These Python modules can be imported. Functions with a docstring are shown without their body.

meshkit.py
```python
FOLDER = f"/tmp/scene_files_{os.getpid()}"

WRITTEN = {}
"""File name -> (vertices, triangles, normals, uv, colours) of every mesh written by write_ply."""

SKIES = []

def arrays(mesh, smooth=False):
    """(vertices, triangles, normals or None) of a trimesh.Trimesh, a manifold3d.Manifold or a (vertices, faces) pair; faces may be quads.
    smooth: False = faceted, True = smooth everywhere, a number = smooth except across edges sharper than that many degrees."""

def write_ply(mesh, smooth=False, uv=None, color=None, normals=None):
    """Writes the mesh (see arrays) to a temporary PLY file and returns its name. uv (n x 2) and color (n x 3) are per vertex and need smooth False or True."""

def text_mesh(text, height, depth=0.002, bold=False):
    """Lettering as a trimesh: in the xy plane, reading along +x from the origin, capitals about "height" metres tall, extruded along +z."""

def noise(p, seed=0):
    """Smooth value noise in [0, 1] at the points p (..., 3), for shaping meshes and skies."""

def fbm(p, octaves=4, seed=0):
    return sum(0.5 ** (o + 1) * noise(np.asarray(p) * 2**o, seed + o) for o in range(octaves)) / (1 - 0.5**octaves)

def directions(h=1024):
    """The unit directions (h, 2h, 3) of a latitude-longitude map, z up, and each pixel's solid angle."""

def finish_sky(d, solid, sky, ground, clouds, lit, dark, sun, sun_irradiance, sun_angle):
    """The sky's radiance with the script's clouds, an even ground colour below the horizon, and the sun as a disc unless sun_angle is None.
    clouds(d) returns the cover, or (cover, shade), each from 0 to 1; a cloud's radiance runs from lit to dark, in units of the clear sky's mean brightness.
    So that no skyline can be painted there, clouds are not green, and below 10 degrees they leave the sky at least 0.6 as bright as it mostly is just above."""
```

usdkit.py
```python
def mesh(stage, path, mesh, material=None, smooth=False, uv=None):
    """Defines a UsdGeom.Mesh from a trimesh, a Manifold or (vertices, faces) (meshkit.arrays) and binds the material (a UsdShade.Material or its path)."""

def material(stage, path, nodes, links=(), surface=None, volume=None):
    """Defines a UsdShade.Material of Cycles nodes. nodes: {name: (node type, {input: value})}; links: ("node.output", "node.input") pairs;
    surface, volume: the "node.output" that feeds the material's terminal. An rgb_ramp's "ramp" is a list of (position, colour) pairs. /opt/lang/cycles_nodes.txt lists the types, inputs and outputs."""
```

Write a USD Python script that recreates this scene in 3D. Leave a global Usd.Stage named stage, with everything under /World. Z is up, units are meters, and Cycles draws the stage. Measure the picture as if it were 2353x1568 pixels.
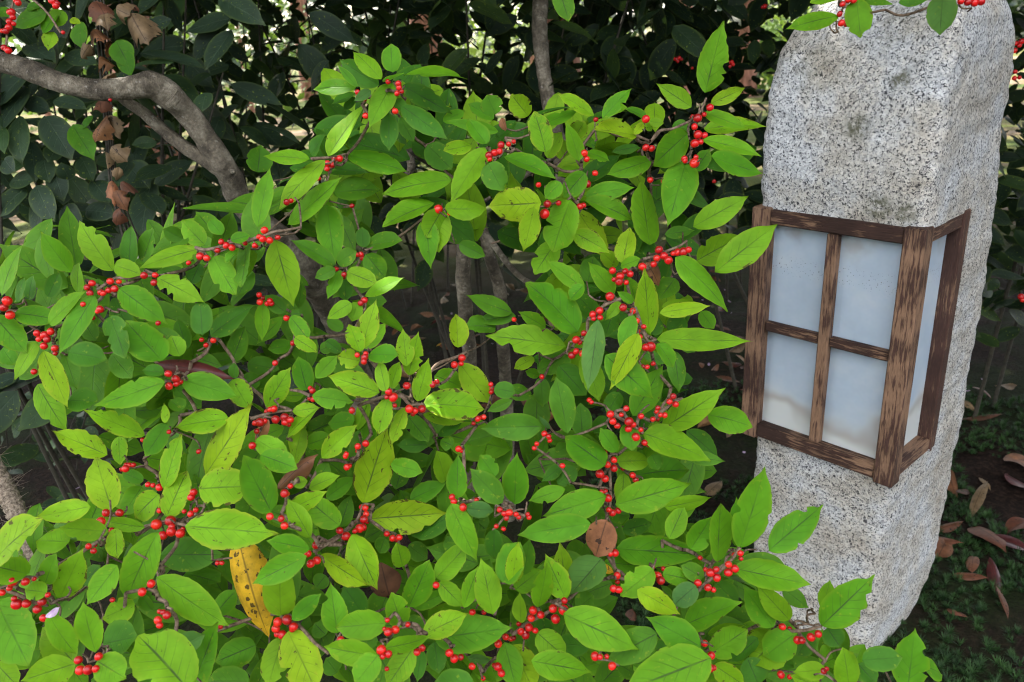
import math, numpy as np, trimesh, manifold3d, usdkit, meshkit
from pxr import Usd, UsdGeom, UsdLux, UsdShade, Gf, Sdf, Vt
from scipy.sparse.csgraph import minimum_spanning_tree, breadth_first_order
from scipy.spatial import cKDTree
from scipy.spatial.distance import cdist

stage = Usd.Stage.CreateInMemory()
UsdGeom.SetStageUpAxis(stage, UsdGeom.Tokens.z)
UsdGeom.SetStageMetersPerUnit(stage, 1.0)
UsdGeom.Xform.Define(stage, '/World')
UsdGeom.Scope.Define(stage, '/World/Looks')

# ------------------------------------------------------------------ camera, sky, sun
CAM = np.array([0.0, 0.0, 0.92])
PITCH, ROLL = 0.376, -0.061
PW, PH, FPX = 2353.0, 1568.0, 2353 * 28 / 36.0
FWD = np.array([0, math.cos(PITCH), -math.sin(PITCH)])
_rt = np.array([1.0, 0, 0]); _up = np.cross(_rt, FWD)
RT = _rt * math.cos(ROLL) + _up * math.sin(ROLL)
UP = -_rt * math.sin(ROLL) + _up * math.cos(ROLL)
cam = UsdGeom.Camera.Define(stage, '/World/camera')
cam.CreateFocalLengthAttr(28.0); cam.CreateHorizontalApertureAttr(36.0); cam.CreateVerticalApertureAttr(36.0 * 682 / 1024)
cam.CreateClippingRangeAttr(Gf.Vec2f(0.05, 500)); cam.CreateFStopAttr(13.0); cam.CreateFocusDistanceAttr(0.76)
cam.CreateExposureAttr(3.0)
m = Gf.Matrix4d(*RT, 0, *UP, 0, *(-FWD), 0, *CAM, 1)
cam.AddTransformOp().Set(m)

SUN_EL, SUN_AZ = math.radians(50), math.atan2(-0.45, 0.9)
SUN = np.array([math.cos(SUN_EL) * math.sin(SUN_AZ), math.cos(SUN_EL) * math.cos(SUN_AZ), math.sin(SUN_EL)])
sun = UsdLux.DistantLight.Define(stage, '/World/sun')
sun.CreateNormalizeAttr(True); sun.CreateIntensityAttr(0.65); sun.CreateAngleAttr(0.5); sun.CreateColorAttr(Gf.Vec3f(1.0, 0.93, 0.82))
z = SUN; x = np.cross([0, 0, 1.0], z); x /= np.linalg.norm(x); y = np.cross(z, x)
sun.AddTransformOp().Set(Gf.Matrix4d(*x, 0, *y, 0, *z, 0, 0, 0, 0, 1))
dome = UsdLux.DomeLight.Define(stage, '/World/sky')
sky_mat = usdkit.material(stage, '/World/Looks/sky_air', {
    'sky': ('sky_texture', {'sky_type': 'single_scattering', 'sun_disc': False, 'sun_elevation': SUN_EL, 'sun_rotation': SUN_AZ, 'aerosol_density': 3.0, 'air_density': 1.0, 'ozone_density': 1.0}),
    'tc': ('texture_coordinate', {}),
    'n': ('noise_texture', {'scale': 2.2, 'detail': 6.0, 'roughness': 0.55}),
    'r': ('rgb_ramp', {'ramp': [(0.36, (0, 0, 0)), (0.60, (1, 1, 1))]}),
    'mix': ('mix', {'color2': (4.6, 4.5, 4.3)}),
    'bg': ('background_shader', {'strength': 0.12})},
    [('tc.generated', 'n.vector'), ('n.fac', 'r.fac'), ('r.color', 'mix.fac'), ('sky.color', 'mix.color1'), ('mix.color', 'bg.color')], surface='bg.background')
UsdShade.MaterialBindingAPI.Apply(dome.GetPrim()).Bind(sky_mat)
dome.GetPrim().SetCustomDataByKey('kind', 'structure')

# ------------------------------------------------------------------ helpers
class _P:                                                                # a polygon in picture coordinates
    def __init__(self, v): self.vertices = np.array(v, float)
    def contains_point(self, p):
        x, y = p; a = self.vertices; b = np.roll(a, -1, 0)
        hit = ((a[:, 1] > y) != (b[:, 1] > y)) & (x < (b[:, 0] - a[:, 0]) * (y - a[:, 1]) / (b[:, 1] - a[:, 1] + 1e-12) + a[:, 0])
        return bool(hit.sum() % 2)
R = np.random.default_rng(11)
USED = {}
def numbered(path):
    n = USED.get(path, -1) + 1; USED[path] = n
    return path if n == 0 else f'{path}_{n:03d}'
def tag(p, label=None, cat=None, group=None, kind=None):
    for k, v in (('label', label), ('category', cat), ('group', group), ('kind', kind)):
        if v: p.SetCustomDataByKey(k, v)
    return p
def thing(name, label, cat, loc=(0, 0, 0), rotz=0.0, group=None):
    x = UsdGeom.Xform.Define(stage, numbered('/World/' + name))
    x.AddTranslateOp().Set(Gf.Vec3d(*map(float, loc)))
    if rotz: x.AddRotateZOp().Set(math.degrees(rotz))
    p = x.GetPrim()
    LOC[str(p.GetPath())] = np.array(loc, float)
    return tag(p, label, cat, group)
LOC = {}
def obj(name, mesh, mat, parent=None, smooth=True, uv=None, label=None, kind=None):
    """one Mesh prim; vertices in world coordinates are moved into the parent's frame (parents without rotation)"""
    v, f = (np.array(mesh.vertices), np.array(mesh.faces)) if hasattr(mesh, 'vertices') else (np.asarray(mesh[0], float), np.asarray(mesh[1], int))
    base = str(parent.GetPath()) if parent else '/World'
    root = '/'.join(base.split('/')[:3])
    if parent is not None and root in LOC: v = v - LOC[root]
    g = usdkit.mesh(stage, numbered(base + '/' + name), (v, f), mat, smooth=smooth, uv=uv)
    return tag(g.GetPrim(), label, kind=kind)
def unit(a):
    a = np.asarray(a, float); return a / max(np.linalg.norm(a), 1e-12)
def ray(px, py):
    return FWD + RT * ((px - PW / 2) / FPX) - UP * ((py - PH / 2) / FPX)
def at(px, py, depth):
    return CAM + ray(px, py) * depth
def on_ground(px, py, z=0.0):
    d = ray(px, py); return CAM + d * ((z - CAM[2]) / d[2])
def project(P):
    d = np.asarray(P) - CAM; k = d @ FWD
    return np.stack([PW / 2 + FPX * (d @ RT) / k, PH / 2 - FPX * (d @ UP) / k], -1), k
def tube(pts, rad, n=8, cap=True, wob=0.0, rng=None, sub=1):
    pts = np.asarray(pts, float); rad = np.broadcast_to(np.asarray(rad, float), (len(pts),)).copy()
    if sub > 1:                                                       # Catmull-Rom
        P = np.vstack([2 * pts[0] - pts[1], pts, 2 * pts[-1] - pts[-2]]); out, ro = [], []
        for i in range(1, len(P) - 2):
            for t in np.arange(sub) / sub:
                out.append(0.5 * ((2 * P[i]) + (-P[i-1] + P[i+1]) * t + (2*P[i-1] - 5*P[i] + 4*P[i+1] - P[i+2]) * t*t + (-P[i-1] + 3*P[i] - 3*P[i+1] + P[i+2]) * t**3))
                ro.append(rad[i-1] * (1 - t) + rad[i] * t)
        pts, rad = np.array(out + [pts[-1]]), np.array(ro + [rad[-1]])
    T = np.gradient(pts, axis=0); T /= np.maximum(np.linalg.norm(T, axis=1, keepdims=True), 1e-12)
    u = unit(np.cross(T[0], [0.31, 0.52, 0.79])); V = []
    a = np.arange(n) * 2 * np.pi / n
    for i in range(len(pts)):
        u = unit(u - T[i] * (u @ T[i])); w = np.cross(T[i], u)
        V.append(pts[i] + rad[i] * (np.cos(a)[:, None] * u + np.sin(a)[:, None] * w))
    V = np.array(V).reshape(-1, 3)
    if wob:
        c = np.repeat(pts, n, 0); d = V - c
        V = c + d * (1 + wob * (meshkit.fbm(V / rad.mean() * 0.7, 3, 5) - 0.5)[:, None] * 2)
    F = []
    for i in range(len(pts) - 1):
        for j in range(n):
            k = (j + 1) % n
            F += [(i*n+j, i*n+k, (i+1)*n+k), (i*n+j, (i+1)*n+k, (i+1)*n+j)]
    if cap:
        c0 = len(V); V = np.vstack([V, pts[0], pts[-1]]); L = (len(pts) - 1) * n
        for j in range(n):
            k = (j + 1) % n; F += [(c0, k, j), (c0 + 1, L + j, L + k)]
    return V, np.array(F)
def join(parts):
    V, F, U, n = [], [], [], 0
    for p in parts:
        V.append(p[0]); F.append(np.asarray(p[1]) + n); n += len(p[0])
        if len(p) > 2: U.append(p[2])
    return (np.vstack(V), np.vstack(F)) + ((np.vstack(U),) if U else ())
def leaf(base, tip, width, normal, rng, rows=20, cols=6, fold=0.18, droop=0.12, a=0.72, b=0.95, bites=(), curl=0.0, ragged=0.015, twist=0.0):
    """one leaf blade: world-space vertices, faces and uv (u across 0..1, v along 0..1)"""
    base, tip = np.asarray(base, float), np.asarray(tip, float)
    L = np.linalg.norm(tip - base); ax = (tip - base) / max(L, 1e-9)
    s = unit(np.cross(ax, normal)); nn = np.cross(s, ax)
    t = np.linspace(0, 1, rows + 1)
    h = np.maximum(t, 1e-6) ** a * np.maximum(1 - t, 1e-6) ** b; h /= h.max(); h *= (1 - 0.42 * np.exp(-((t - 0.93) / 0.075) ** 2)) * width / 2
    hl, hr = h.copy(), h.copy()
    j = rng.normal(0, ragged, (2, rows + 1)); j[:, 0] = j[:, -1] = 0
    hl *= 1 + j[0]; hr *= 1 + j[1]
    for t0, side, rt, dep in bites:
        k = np.clip(1 - ((t - t0) / rt) ** 2, 0, 1) ** 0.5
        jag = 1 + rng.normal(0, 0.12, rows + 1)
        if side < 0: hl *= 1 - np.clip(dep * k * jag, 0, 0.93)
        else: hr *= 1 - np.clip(dep * k * jag, 0, 0.93)
    q = np.linspace(-1, 1, cols + 1)
    side = np.where(q[None] < 0, hl[:, None] * q[None], hr[:, None] * q[None])
    wav = 0.035 * width * np.sin(t[:, None] * rng.uniform(5, 9) + rng.uniform(0, 6)) * np.abs(q[None]) ** 1.5 * np.sign(q[None] + 0.01)
    lift = fold * np.abs(side) - curl * side ** 2 / max(width, 1e-6) * 4 + wav
    bow = droop * L * (t * (1 - t) * 1.1 - 0.55 * np.maximum(t - 0.5, 0) ** 2)[:, None]
    tw = twist * (t[:, None] - 0.3)
    P = base + ax * (t * L)[:, None, None] + s * (side * np.cos(tw))[..., None] + nn * (lift + bow + side * np.sin(tw))[..., None]
    V = P.reshape(-1, 3)
    wf = np.maximum(h, 1e-6)[:, None]
    uu = np.clip(side / wf, -1, 1) * 0.5 + 0.5
    UV = np.stack([uu, np.broadcast_to(t[:, None], uu.shape)], -1).reshape(-1, 2)
    c = cols + 1; i, k = np.meshgrid(np.arange(rows), np.arange(cols), indexing='ij'); p = (i * c + k).ravel()
    F = np.vstack([np.stack([p, p + 1, p + c + 1], 1), np.stack([p, p + c + 1, p + c], 1)])
    return V, F, UV
# ------------------------------------------------------------------ materials
LK = '/World/Looks/'
def leaf_material(name, cols, vein=(0.030, 0.040, 0.025), vein_amt=0.85, edge=(0.28, 0.36, 0.02), edge_amt=0.25, spot=(0.06, 0.025, 0.012), spots=0.02, trans=0.28, tcol=(0.24, 0.48, 0.03), rough=0.56, spec=0.15, fleck=0.4):
    n = {
        'oi': ('object_info', {}), 'ge': ('geometry', {}), 'tc': ('texture_coordinate', {}),
        'sum': ('math', {'math_type': 'add'}), 'rnd': ('math', {'math_type': 'fraction'}),
        'ramp': ('rgb_ramp', {'ramp': cols}),
        'sep': ('separate_xyz', {}),
        'x0': ('math', {'math_type': 'subtract', 'value2': 0.5}), 'x1': ('math', {'math_type': 'absolute'}),
        'ax': ('math', {'math_type': 'multiply', 'value2': 2.0}),
        'mid': ('map_range', {'range_type': 'smoothstep', 'from_min': 0.012, 'from_max': 0.062, 'to_min': 1.0, 'to_max': 0.0}),
        # side veins: v*7 - |x|*1.5
        'va': ('math', {'math_type': 'multiply', 'value2': 7.0}), 'vb': ('math', {'math_type': 'multiply', 'value2': 1.9}),
        'vc': ('math', {'math_type': 'subtract'}), 'vd': ('math', {'math_type': 'fraction'}), 've': ('math', {'math_type': 'subtract', 'value2': 0.5}), 'vf': ('math', {'math_type': 'absolute'}),
        'vg': ('map_range', {'range_type': 'smoothstep', 'from_min': 0.0, 'from_max': 0.075, 'to_min': 1.0, 'to_max': 0.0}),
        'vfade': ('map_range', {'from_min': 0.15, 'from_max': 0.95, 'to_min': 0.7, 'to_max': 0.05, 'clamp': True}),
        'vh': ('math', {'math_type': 'multiply'}), 'vm': ('math', {'math_type': 'maximum'}),
        'pn': ('noise_texture', {'scale': 38.0, 'detail': 3.0}), 'pnr': ('map_range', {'from_min': 0.42, 'from_max': 0.62, 'to_min': 0.25, 'to_max': 1.0, 'clamp': True}),
        'vv': ('math', {'math_type': 'multiply'}), 'vs': ('math', {'math_type': 'multiply', 'value2': vein_amt}),
        'mixv': ('mix', {'color2': vein}),
        # mottling
        'mn': ('noise_texture', {'scale': 70.0, 'detail': 4.0, 'roughness': 0.6}),
        'mr': ('map_range', {'from_min': 0.3, 'from_max': 0.7, 'to_min': 0.82, 'to_max': 1.14}),
        'mm': ('mix', {'mix_type': 'multiply', 'fac': 1.0}),
        # yellowing edge and tip
        'e1': ('map_range', {'range_type': 'smoothstep', 'from_min': 0.72, 'from_max': 1.0, 'to_min': 0.0, 'to_max': 1.0}),
        'e2': ('map_range', {'range_type': 'smoothstep', 'from_min': 0.82, 'from_max': 1.0, 'to_min': 0.0, 'to_max': 1.0}),
        'em': ('math', {'math_type': 'maximum'}), 'es': ('math', {'math_type': 'multiply', 'value2': edge_amt}),
        'mixe': ('mix', {'color2': edge}),
        'fn': ('noise_texture', {'scale': 210.0, 'detail': 3.0}), 'fr': ('map_range', {'range_type': 'smoothstep', 'from_min': 0.63, 'from_max': 0.72, 'to_min': 0.0, 'to_max': fleck}), 'mixf': ('mix', {'color2': edge}),
        # brown spots
        'off': ('math', {'math_type': 'multiply', 'value2': 37.0}), 'cx': ('combine_xyz', {}), 'sv': ('vector_math', {'math_type': 'add'}),
        'sn': ('noise_texture', {'scale': 5.0, 'detail': 4.0, 'roughness': 0.65}),
        'sa': ('math', {'math_type': 'multiply_add', 'value2': 0.10}),
        'sr': ('map_range', {'range_type': 'smoothstep', 'from_min': 0.80 - spots * 2.4, 'from_max': 0.83 - spots * 2.4, 'to_min': 0.0, 'to_max': 0.9}),
        'mixs': ('mix', {'color2': spot}),
        'bump': ('bump', {'invert': True, 'strength': 0.35, 'distance': 0.0012}),
        'p': ('principled_bsdf', {'roughness': rough, 'specular_ior_level': spec}),
        'tm': ('mix', {'mix_type': 'multiply', 'fac': 0.6, 'color2': tcol}), 'tg': ('mix', {'mix_type': 'mix', 'fac': 0.55, 'color2': tcol}),
        't': ('translucent_bsdf', {}), 'mx': ('mix_closure', {'fac': trans}),
    }
    l = [('oi.random', 'sum.value1'), ('ge.random_per_island', 'sum.value2'), ('sum.value', 'rnd.value1'), ('rnd.value', 'ramp.fac'),
         ('tc.UV', 'sep.vector'), ('sep.x', 'x0.value1'), ('x0.value', 'x1.value1'), ('x1.value', 'ax.value1'), ('ax.value', 'mid.value'),
         ('sep.y', 'va.value1'), ('ax.value', 'vb.value1'), ('va.value', 'vc.value1'), ('vb.value', 'vc.value2'), ('vc.value', 'vd.value1'), ('vd.value', 've.value1'), ('ve.value', 'vf.value1'), ('vf.value', 'vg.value'),
         ('ax.value', 'vfade.value'), ('vg.result', 'vh.value1'), ('vfade.result', 'vh.value2'), ('mid.result', 'vm.value1'), ('vh.value', 'vm.value2'),
         ('ge.position', 'pn.vector'), ('pn.fac', 'pnr.value'), ('vm.value', 'vv.value1'), ('pnr.result', 'vv.value2'), ('vv.value', 'vs.value1'), ('vs.value', 'mixv.fac'),
         ('ge.position', 'mn.vector'), ('mn.fac', 'mr.value'), ('ramp.color', 'mm.color1'), ('mr.result', 'mm.color2'),
         ('ax.value', 'e1.value'), ('sep.y', 'e2.value'), ('e1.result', 'em.value1'), ('e2.result', 'em.value2'), ('em.value', 'es.value1'), ('es.value', 'mixe.fac'), ('mm.color', 'mixe.color1'),
         ('mixe.color', 'mixf.color1'), ('ge.position', 'fn.vector'), ('fn.fac', 'fr.value'), ('fr.result', 'mixf.fac'), ('mixf.color', 'mixv.color1'),
         ('rnd.value', 'off.value1'), ('off.value', 'cx.x'), ('off.value', 'cx.y'), ('tc.UV', 'sv.vector1'), ('cx.vector', 'sv.vector2'), ('sv.vector', 'sn.vector'), ('em.value', 'sa.value1'), ('sn.fac', 'sa.value3'), ('sa.value', 'sr.value'),
         ('sr.result', 'mixs.fac'), ('mixv.color', 'mixs.color1'),
         ('vm.value', 'bump.height'), ('bump.normal', 'p.normal'), ('mixs.color', 'p.base_color'),
         ('mixs.color', 'tg.color1'), ('tg.color', 't.color'), ('p.BSDF', 'mx.closure1'), ('t.BSDF', 'mx.closure2')]
    del n['tm']
    return usdkit.material(stage, LK + name, n, l, surface='mx.closure')
M = {}
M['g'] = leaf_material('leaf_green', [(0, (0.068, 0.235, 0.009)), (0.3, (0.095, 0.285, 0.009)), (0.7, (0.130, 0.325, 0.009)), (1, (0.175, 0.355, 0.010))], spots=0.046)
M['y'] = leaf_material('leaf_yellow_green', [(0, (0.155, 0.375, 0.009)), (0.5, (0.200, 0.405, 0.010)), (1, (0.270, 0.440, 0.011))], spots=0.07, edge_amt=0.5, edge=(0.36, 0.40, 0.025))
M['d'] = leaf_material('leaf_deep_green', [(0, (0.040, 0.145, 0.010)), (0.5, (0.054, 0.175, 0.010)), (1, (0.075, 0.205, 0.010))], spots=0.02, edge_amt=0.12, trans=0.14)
M['b'] = leaf_material('leaf_grey_green', [(0, (0.060, 0.165, 0.035)), (1, (0.090, 0.215, 0.040))], spots=0.01, edge_amt=0.1)
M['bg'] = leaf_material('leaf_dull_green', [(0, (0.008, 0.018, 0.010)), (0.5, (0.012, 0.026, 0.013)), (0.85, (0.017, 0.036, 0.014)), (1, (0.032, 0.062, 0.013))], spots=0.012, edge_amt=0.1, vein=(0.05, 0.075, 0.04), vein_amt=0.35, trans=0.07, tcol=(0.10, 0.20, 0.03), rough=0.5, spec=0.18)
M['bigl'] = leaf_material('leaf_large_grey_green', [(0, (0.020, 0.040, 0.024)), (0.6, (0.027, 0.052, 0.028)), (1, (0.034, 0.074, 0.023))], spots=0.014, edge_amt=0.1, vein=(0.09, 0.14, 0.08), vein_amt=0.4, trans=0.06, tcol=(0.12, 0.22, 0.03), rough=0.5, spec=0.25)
M['far'] = leaf_material('leaf_far', [(0, (0.05, 0.10, 0.02)), (0.5, (0.08, 0.15, 0.025)), (1, (0.14, 0.20, 0.03))], spots=0.0, trans=0.3, tcol=(0.2, 0.32, 0.03))
def dry_material(name, cols, rough=0.6, trans=0.12, sp=0.64):
    n = {'oi': ('object_info', {}), 'ge': ('geometry', {}), 'tc': ('texture_coordinate', {}), 'ramp': ('rgb_ramp', {'ramp': cols}),
         'sep': ('separate_xyz', {}), 'x0': ('math', {'math_type': 'subtract', 'value2': 0.5}), 'x1': ('math', {'math_type': 'absolute'}),
         'mid': ('map_range', {'range_type': 'smoothstep', 'from_min': 0.008, 'from_max': 0.04, 'to_min': 0.6, 'to_max': 0.0}),
         'mixv': ('mix', {'color2': (0.03, 0.015, 0.01)}),
         'n': ('noise_texture', {'scale': 55.0, 'detail': 5.0, 'roughness': 0.65}), 'mr': ('map_range', {'from_min': 0.3, 'from_max': 0.7, 'to_min': 0.5, 'to_max': 1.35}),
         'mm': ('mix', {'mix_type': 'multiply', 'fac': 1.0}),
         'sp': ('noise_texture', {'scale': 160.0, 'detail': 3.0}), 'spr': ('map_range', {'range_type': 'smoothstep', 'from_min': sp, 'from_max': sp + 0.04, 'to_min': 0.0, 'to_max': 0.85}), 'mixs': ('mix', {'color2': (0.025, 0.014, 0.01)}),
         'bump': ('bump', {'strength': 0.4, 'distance': 0.002}),
         'p': ('principled_bsdf', {'roughness': rough, 'specular_ior_level': 0.35}), 't': ('translucent_bsdf', {}), 'mx': ('mix_closure', {'fac': trans})}
    l = [('oi.random', 'ramp.fac'), ('tc.UV', 'sep.vector'), ('sep.x', 'x0.value1'), ('x0.value', 'x1.value1'), ('x1.value', 'mid.value'), ('mid.result', 'mixv.fac'),
         ('ge.position', 'n.vector'), ('n.fac', 'mr.value'), ('ramp.color', 'mm.color1'), ('mr.result', 'mm.color2'), ('mm.color', 'mixs.color1'), ('ge.position', 'sp.vector'), ('sp.fac', 'spr.value'), ('spr.result', 'mixs.fac'),
         ('mixs.color', 'mixv.color1'), ('mixv.color', 'p.base_color'), ('mixv.color', 't.color'), ('n.fac', 'bump.height'), ('bump.normal', 'p.normal'), ('p.BSDF', 'mx.closure1'), ('t.BSDF', 'mx.closure2')]
    return usdkit.material(stage, LK + name, n, l, surface='mx.closure')
M['dry'] = dry_material('dry_leaf', [(0, (0.10, 0.045, 0.026)), (0.4, (0.16, 0.062, 0.032)), (0.75, (0.22, 0.095, 0.04)), (1, (0.28, 0.15, 0.06))])
M['drytan'] = dry_material('dry_leaf_tan', [(0, (0.16, 0.105, 0.055)), (0.5, (0.24, 0.16, 0.085)), (1, (0.32, 0.21, 0.11))])
M['rustd'] = dry_material('dark_rust_leaf', [(0, (0.13, 0.045, 0.026)), (1, (0.19, 0.075, 0.038))])
M['rust'] = dry_material('rust_leaf', [(0, (0.30, 0.115, 0.05)), (1, (0.36, 0.15, 0.07))])
M['plum'] = dry_material('plum_leaf', [(0, (0.075, 0.018, 0.018)), (1, (0.10, 0.022, 0.02))], rough=0.4)
M['gold'] = dry_material('gold_leaf', [(0, (0.74, 0.43, 0.02)), (1, (0.78, 0.46, 0.025))], sp=0.575)
M['berry'] = usdkit.material(stage, LK + 'berry_skin', {
    'oi': ('object_info', {}), 'r': ('rgb_ramp', {'ramp': [(0, (0.24, 0.004, 0.006)), (0.3, (0.40, 0.006, 0.007)), (0.8, (0.50, 0.008, 0.008)), (1, (0.56, 0.018, 0.009))]}),
    'p': ('principled_bsdf', {'roughness': 0.28, 'specular_ior_level': 0.45, 'subsurface_weight': 0.15, 'subsurface_scale': 0.002, 'coat_weight': 0.2, 'coat_roughness': 0.2})},
    [('oi.random', 'r.fac'), ('r.color', 'p.base_color')], surface='p.BSDF')
def simple(name, c1, c2, scale, rough=0.7, bump=0.0, dist=0.002, stretch=(1, 1, 1), detail=5.0, coord='geom', spec=0.3, lo=0.35, hi=0.65):
    n = {'ge': ('geometry', {}), 'tc': ('texture_coordinate', {}), 'mp': ('mapping', {'scale': stretch}), 'n': ('noise_texture', {'scale': scale, 'detail': detail, 'roughness': 0.6}),
         'r': ('rgb_ramp', {'ramp': [(lo, c1), (hi, c2)]}), 'p': ('principled_bsdf', {'roughness': rough, 'specular_ior_level': spec})}
    l = [('ge.position' if coord == 'geom' else 'tc.object', 'mp.vector'), ('mp.vector', 'n.vector'), ('n.fac', 'r.fac'), ('r.color', 'p.base_color')]
    if bump:
        n['b'] = ('bump', {'strength': bump, 'distance': dist}); l += [('n.fac', 'b.height'), ('b.normal', 'p.normal')]
    return usdkit.material(stage, LK + name, n, l, surface='p.BSDF')
M['twig'] = simple('twig_bark', (0.085, 0.055, 0.036), (0.24, 0.17, 0.12), 260, 0.75)
M['stem'] = simple('stem_dark', (0.016, 0.015, 0.010), (0.042, 0.036, 0.024), 120, 0.7)
M['petal'] = simple('petal_skin', (0.38, 0.24, 0.42), (0.62, 0.48, 0.62), 300, 0.5)
M['farbark'] = simple('far_bark', (0.10, 0.045, 0.030), (0.30, 0.14, 0.10), 9, 0.9, stretch=(3, 3, 0.6))
M['rope'] = simple('rope_fibre', (0.10, 0.075, 0.055), (0.36, 0.29, 0.22), 420, 0.85, bump=0.8, dist=0.003)
# smooth greyish bark with rings, lenticels and lichen
M['bark'] = usdkit.material(stage, LK + 'smooth_bark', {
    'ge': ('geometry', {}), 'n1': ('noise_texture', {'scale': 34.0, 'detail': 7.0, 'roughness': 0.68}), 'r1': ('rgb_ramp', {'ramp': [(0.36, (0.062, 0.050, 0.036)), (0.5, (0.150, 0.125, 0.090)), (0.62, (0.29, 0.255, 0.195))]}),
    'n2': ('noise_texture', {'scale': 240.0, 'detail': 4.0, 'roughness': 0.7}), 'm2': ('map_range', {'from_min': 0.3, 'from_max': 0.7, 'to_min': 0.6, 'to_max': 1.3}), 'mm': ('mix', {'mix_type': 'multiply', 'fac': 1.0}),
    'n3': ('noise_texture', {'scale': 130.0, 'detail': 2.0}), 'm3': ('map_range', {'range_type': 'smoothstep', 'from_min': 0.66, 'from_max': 0.71, 'to_min': 0.0, 'to_max': 0.6}), 'mix3': ('mix', {'color2': (0.32, 0.29, 0.25)}),
    'tc': ('texture_coordinate', {}), 'mp': ('mapping', {'scale': (1.0, 60.0, 1.0)}), 'n4': ('noise_texture', {'scale': 3.0, 'detail': 3.0}),
    'ba': ('math', {'math_type': 'multiply_add', 'value2': 0.6}),
    'b': ('bump', {'strength': 0.9, 'distance': 0.005}), 'p': ('principled_bsdf', {'roughness': 0.68, 'specular_ior_level': 0.35})},
    [('ge.position', 'n1.vector'), ('n1.fac', 'r1.fac'), ('ge.position', 'n2.vector'), ('n2.fac', 'm2.value'), ('r1.color', 'mm.color1'), ('m2.result', 'mm.color2'), ('mm.color', 'mix3.color1'),
     ('ge.position', 'n3.vector'), ('n3.fac', 'm3.value'), ('m3.result', 'mix3.fac'), ('mix3.color', 'p.base_color'), ('tc.UV', 'mp.vector'), ('mp.vector', 'n4.vector'), ('n4.fac', 'ba.value1'), ('n2.fac', 'ba.value3'), ('ba.value', 'b.height'), ('b.normal', 'p.normal')], surface='p.BSDF')
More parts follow.
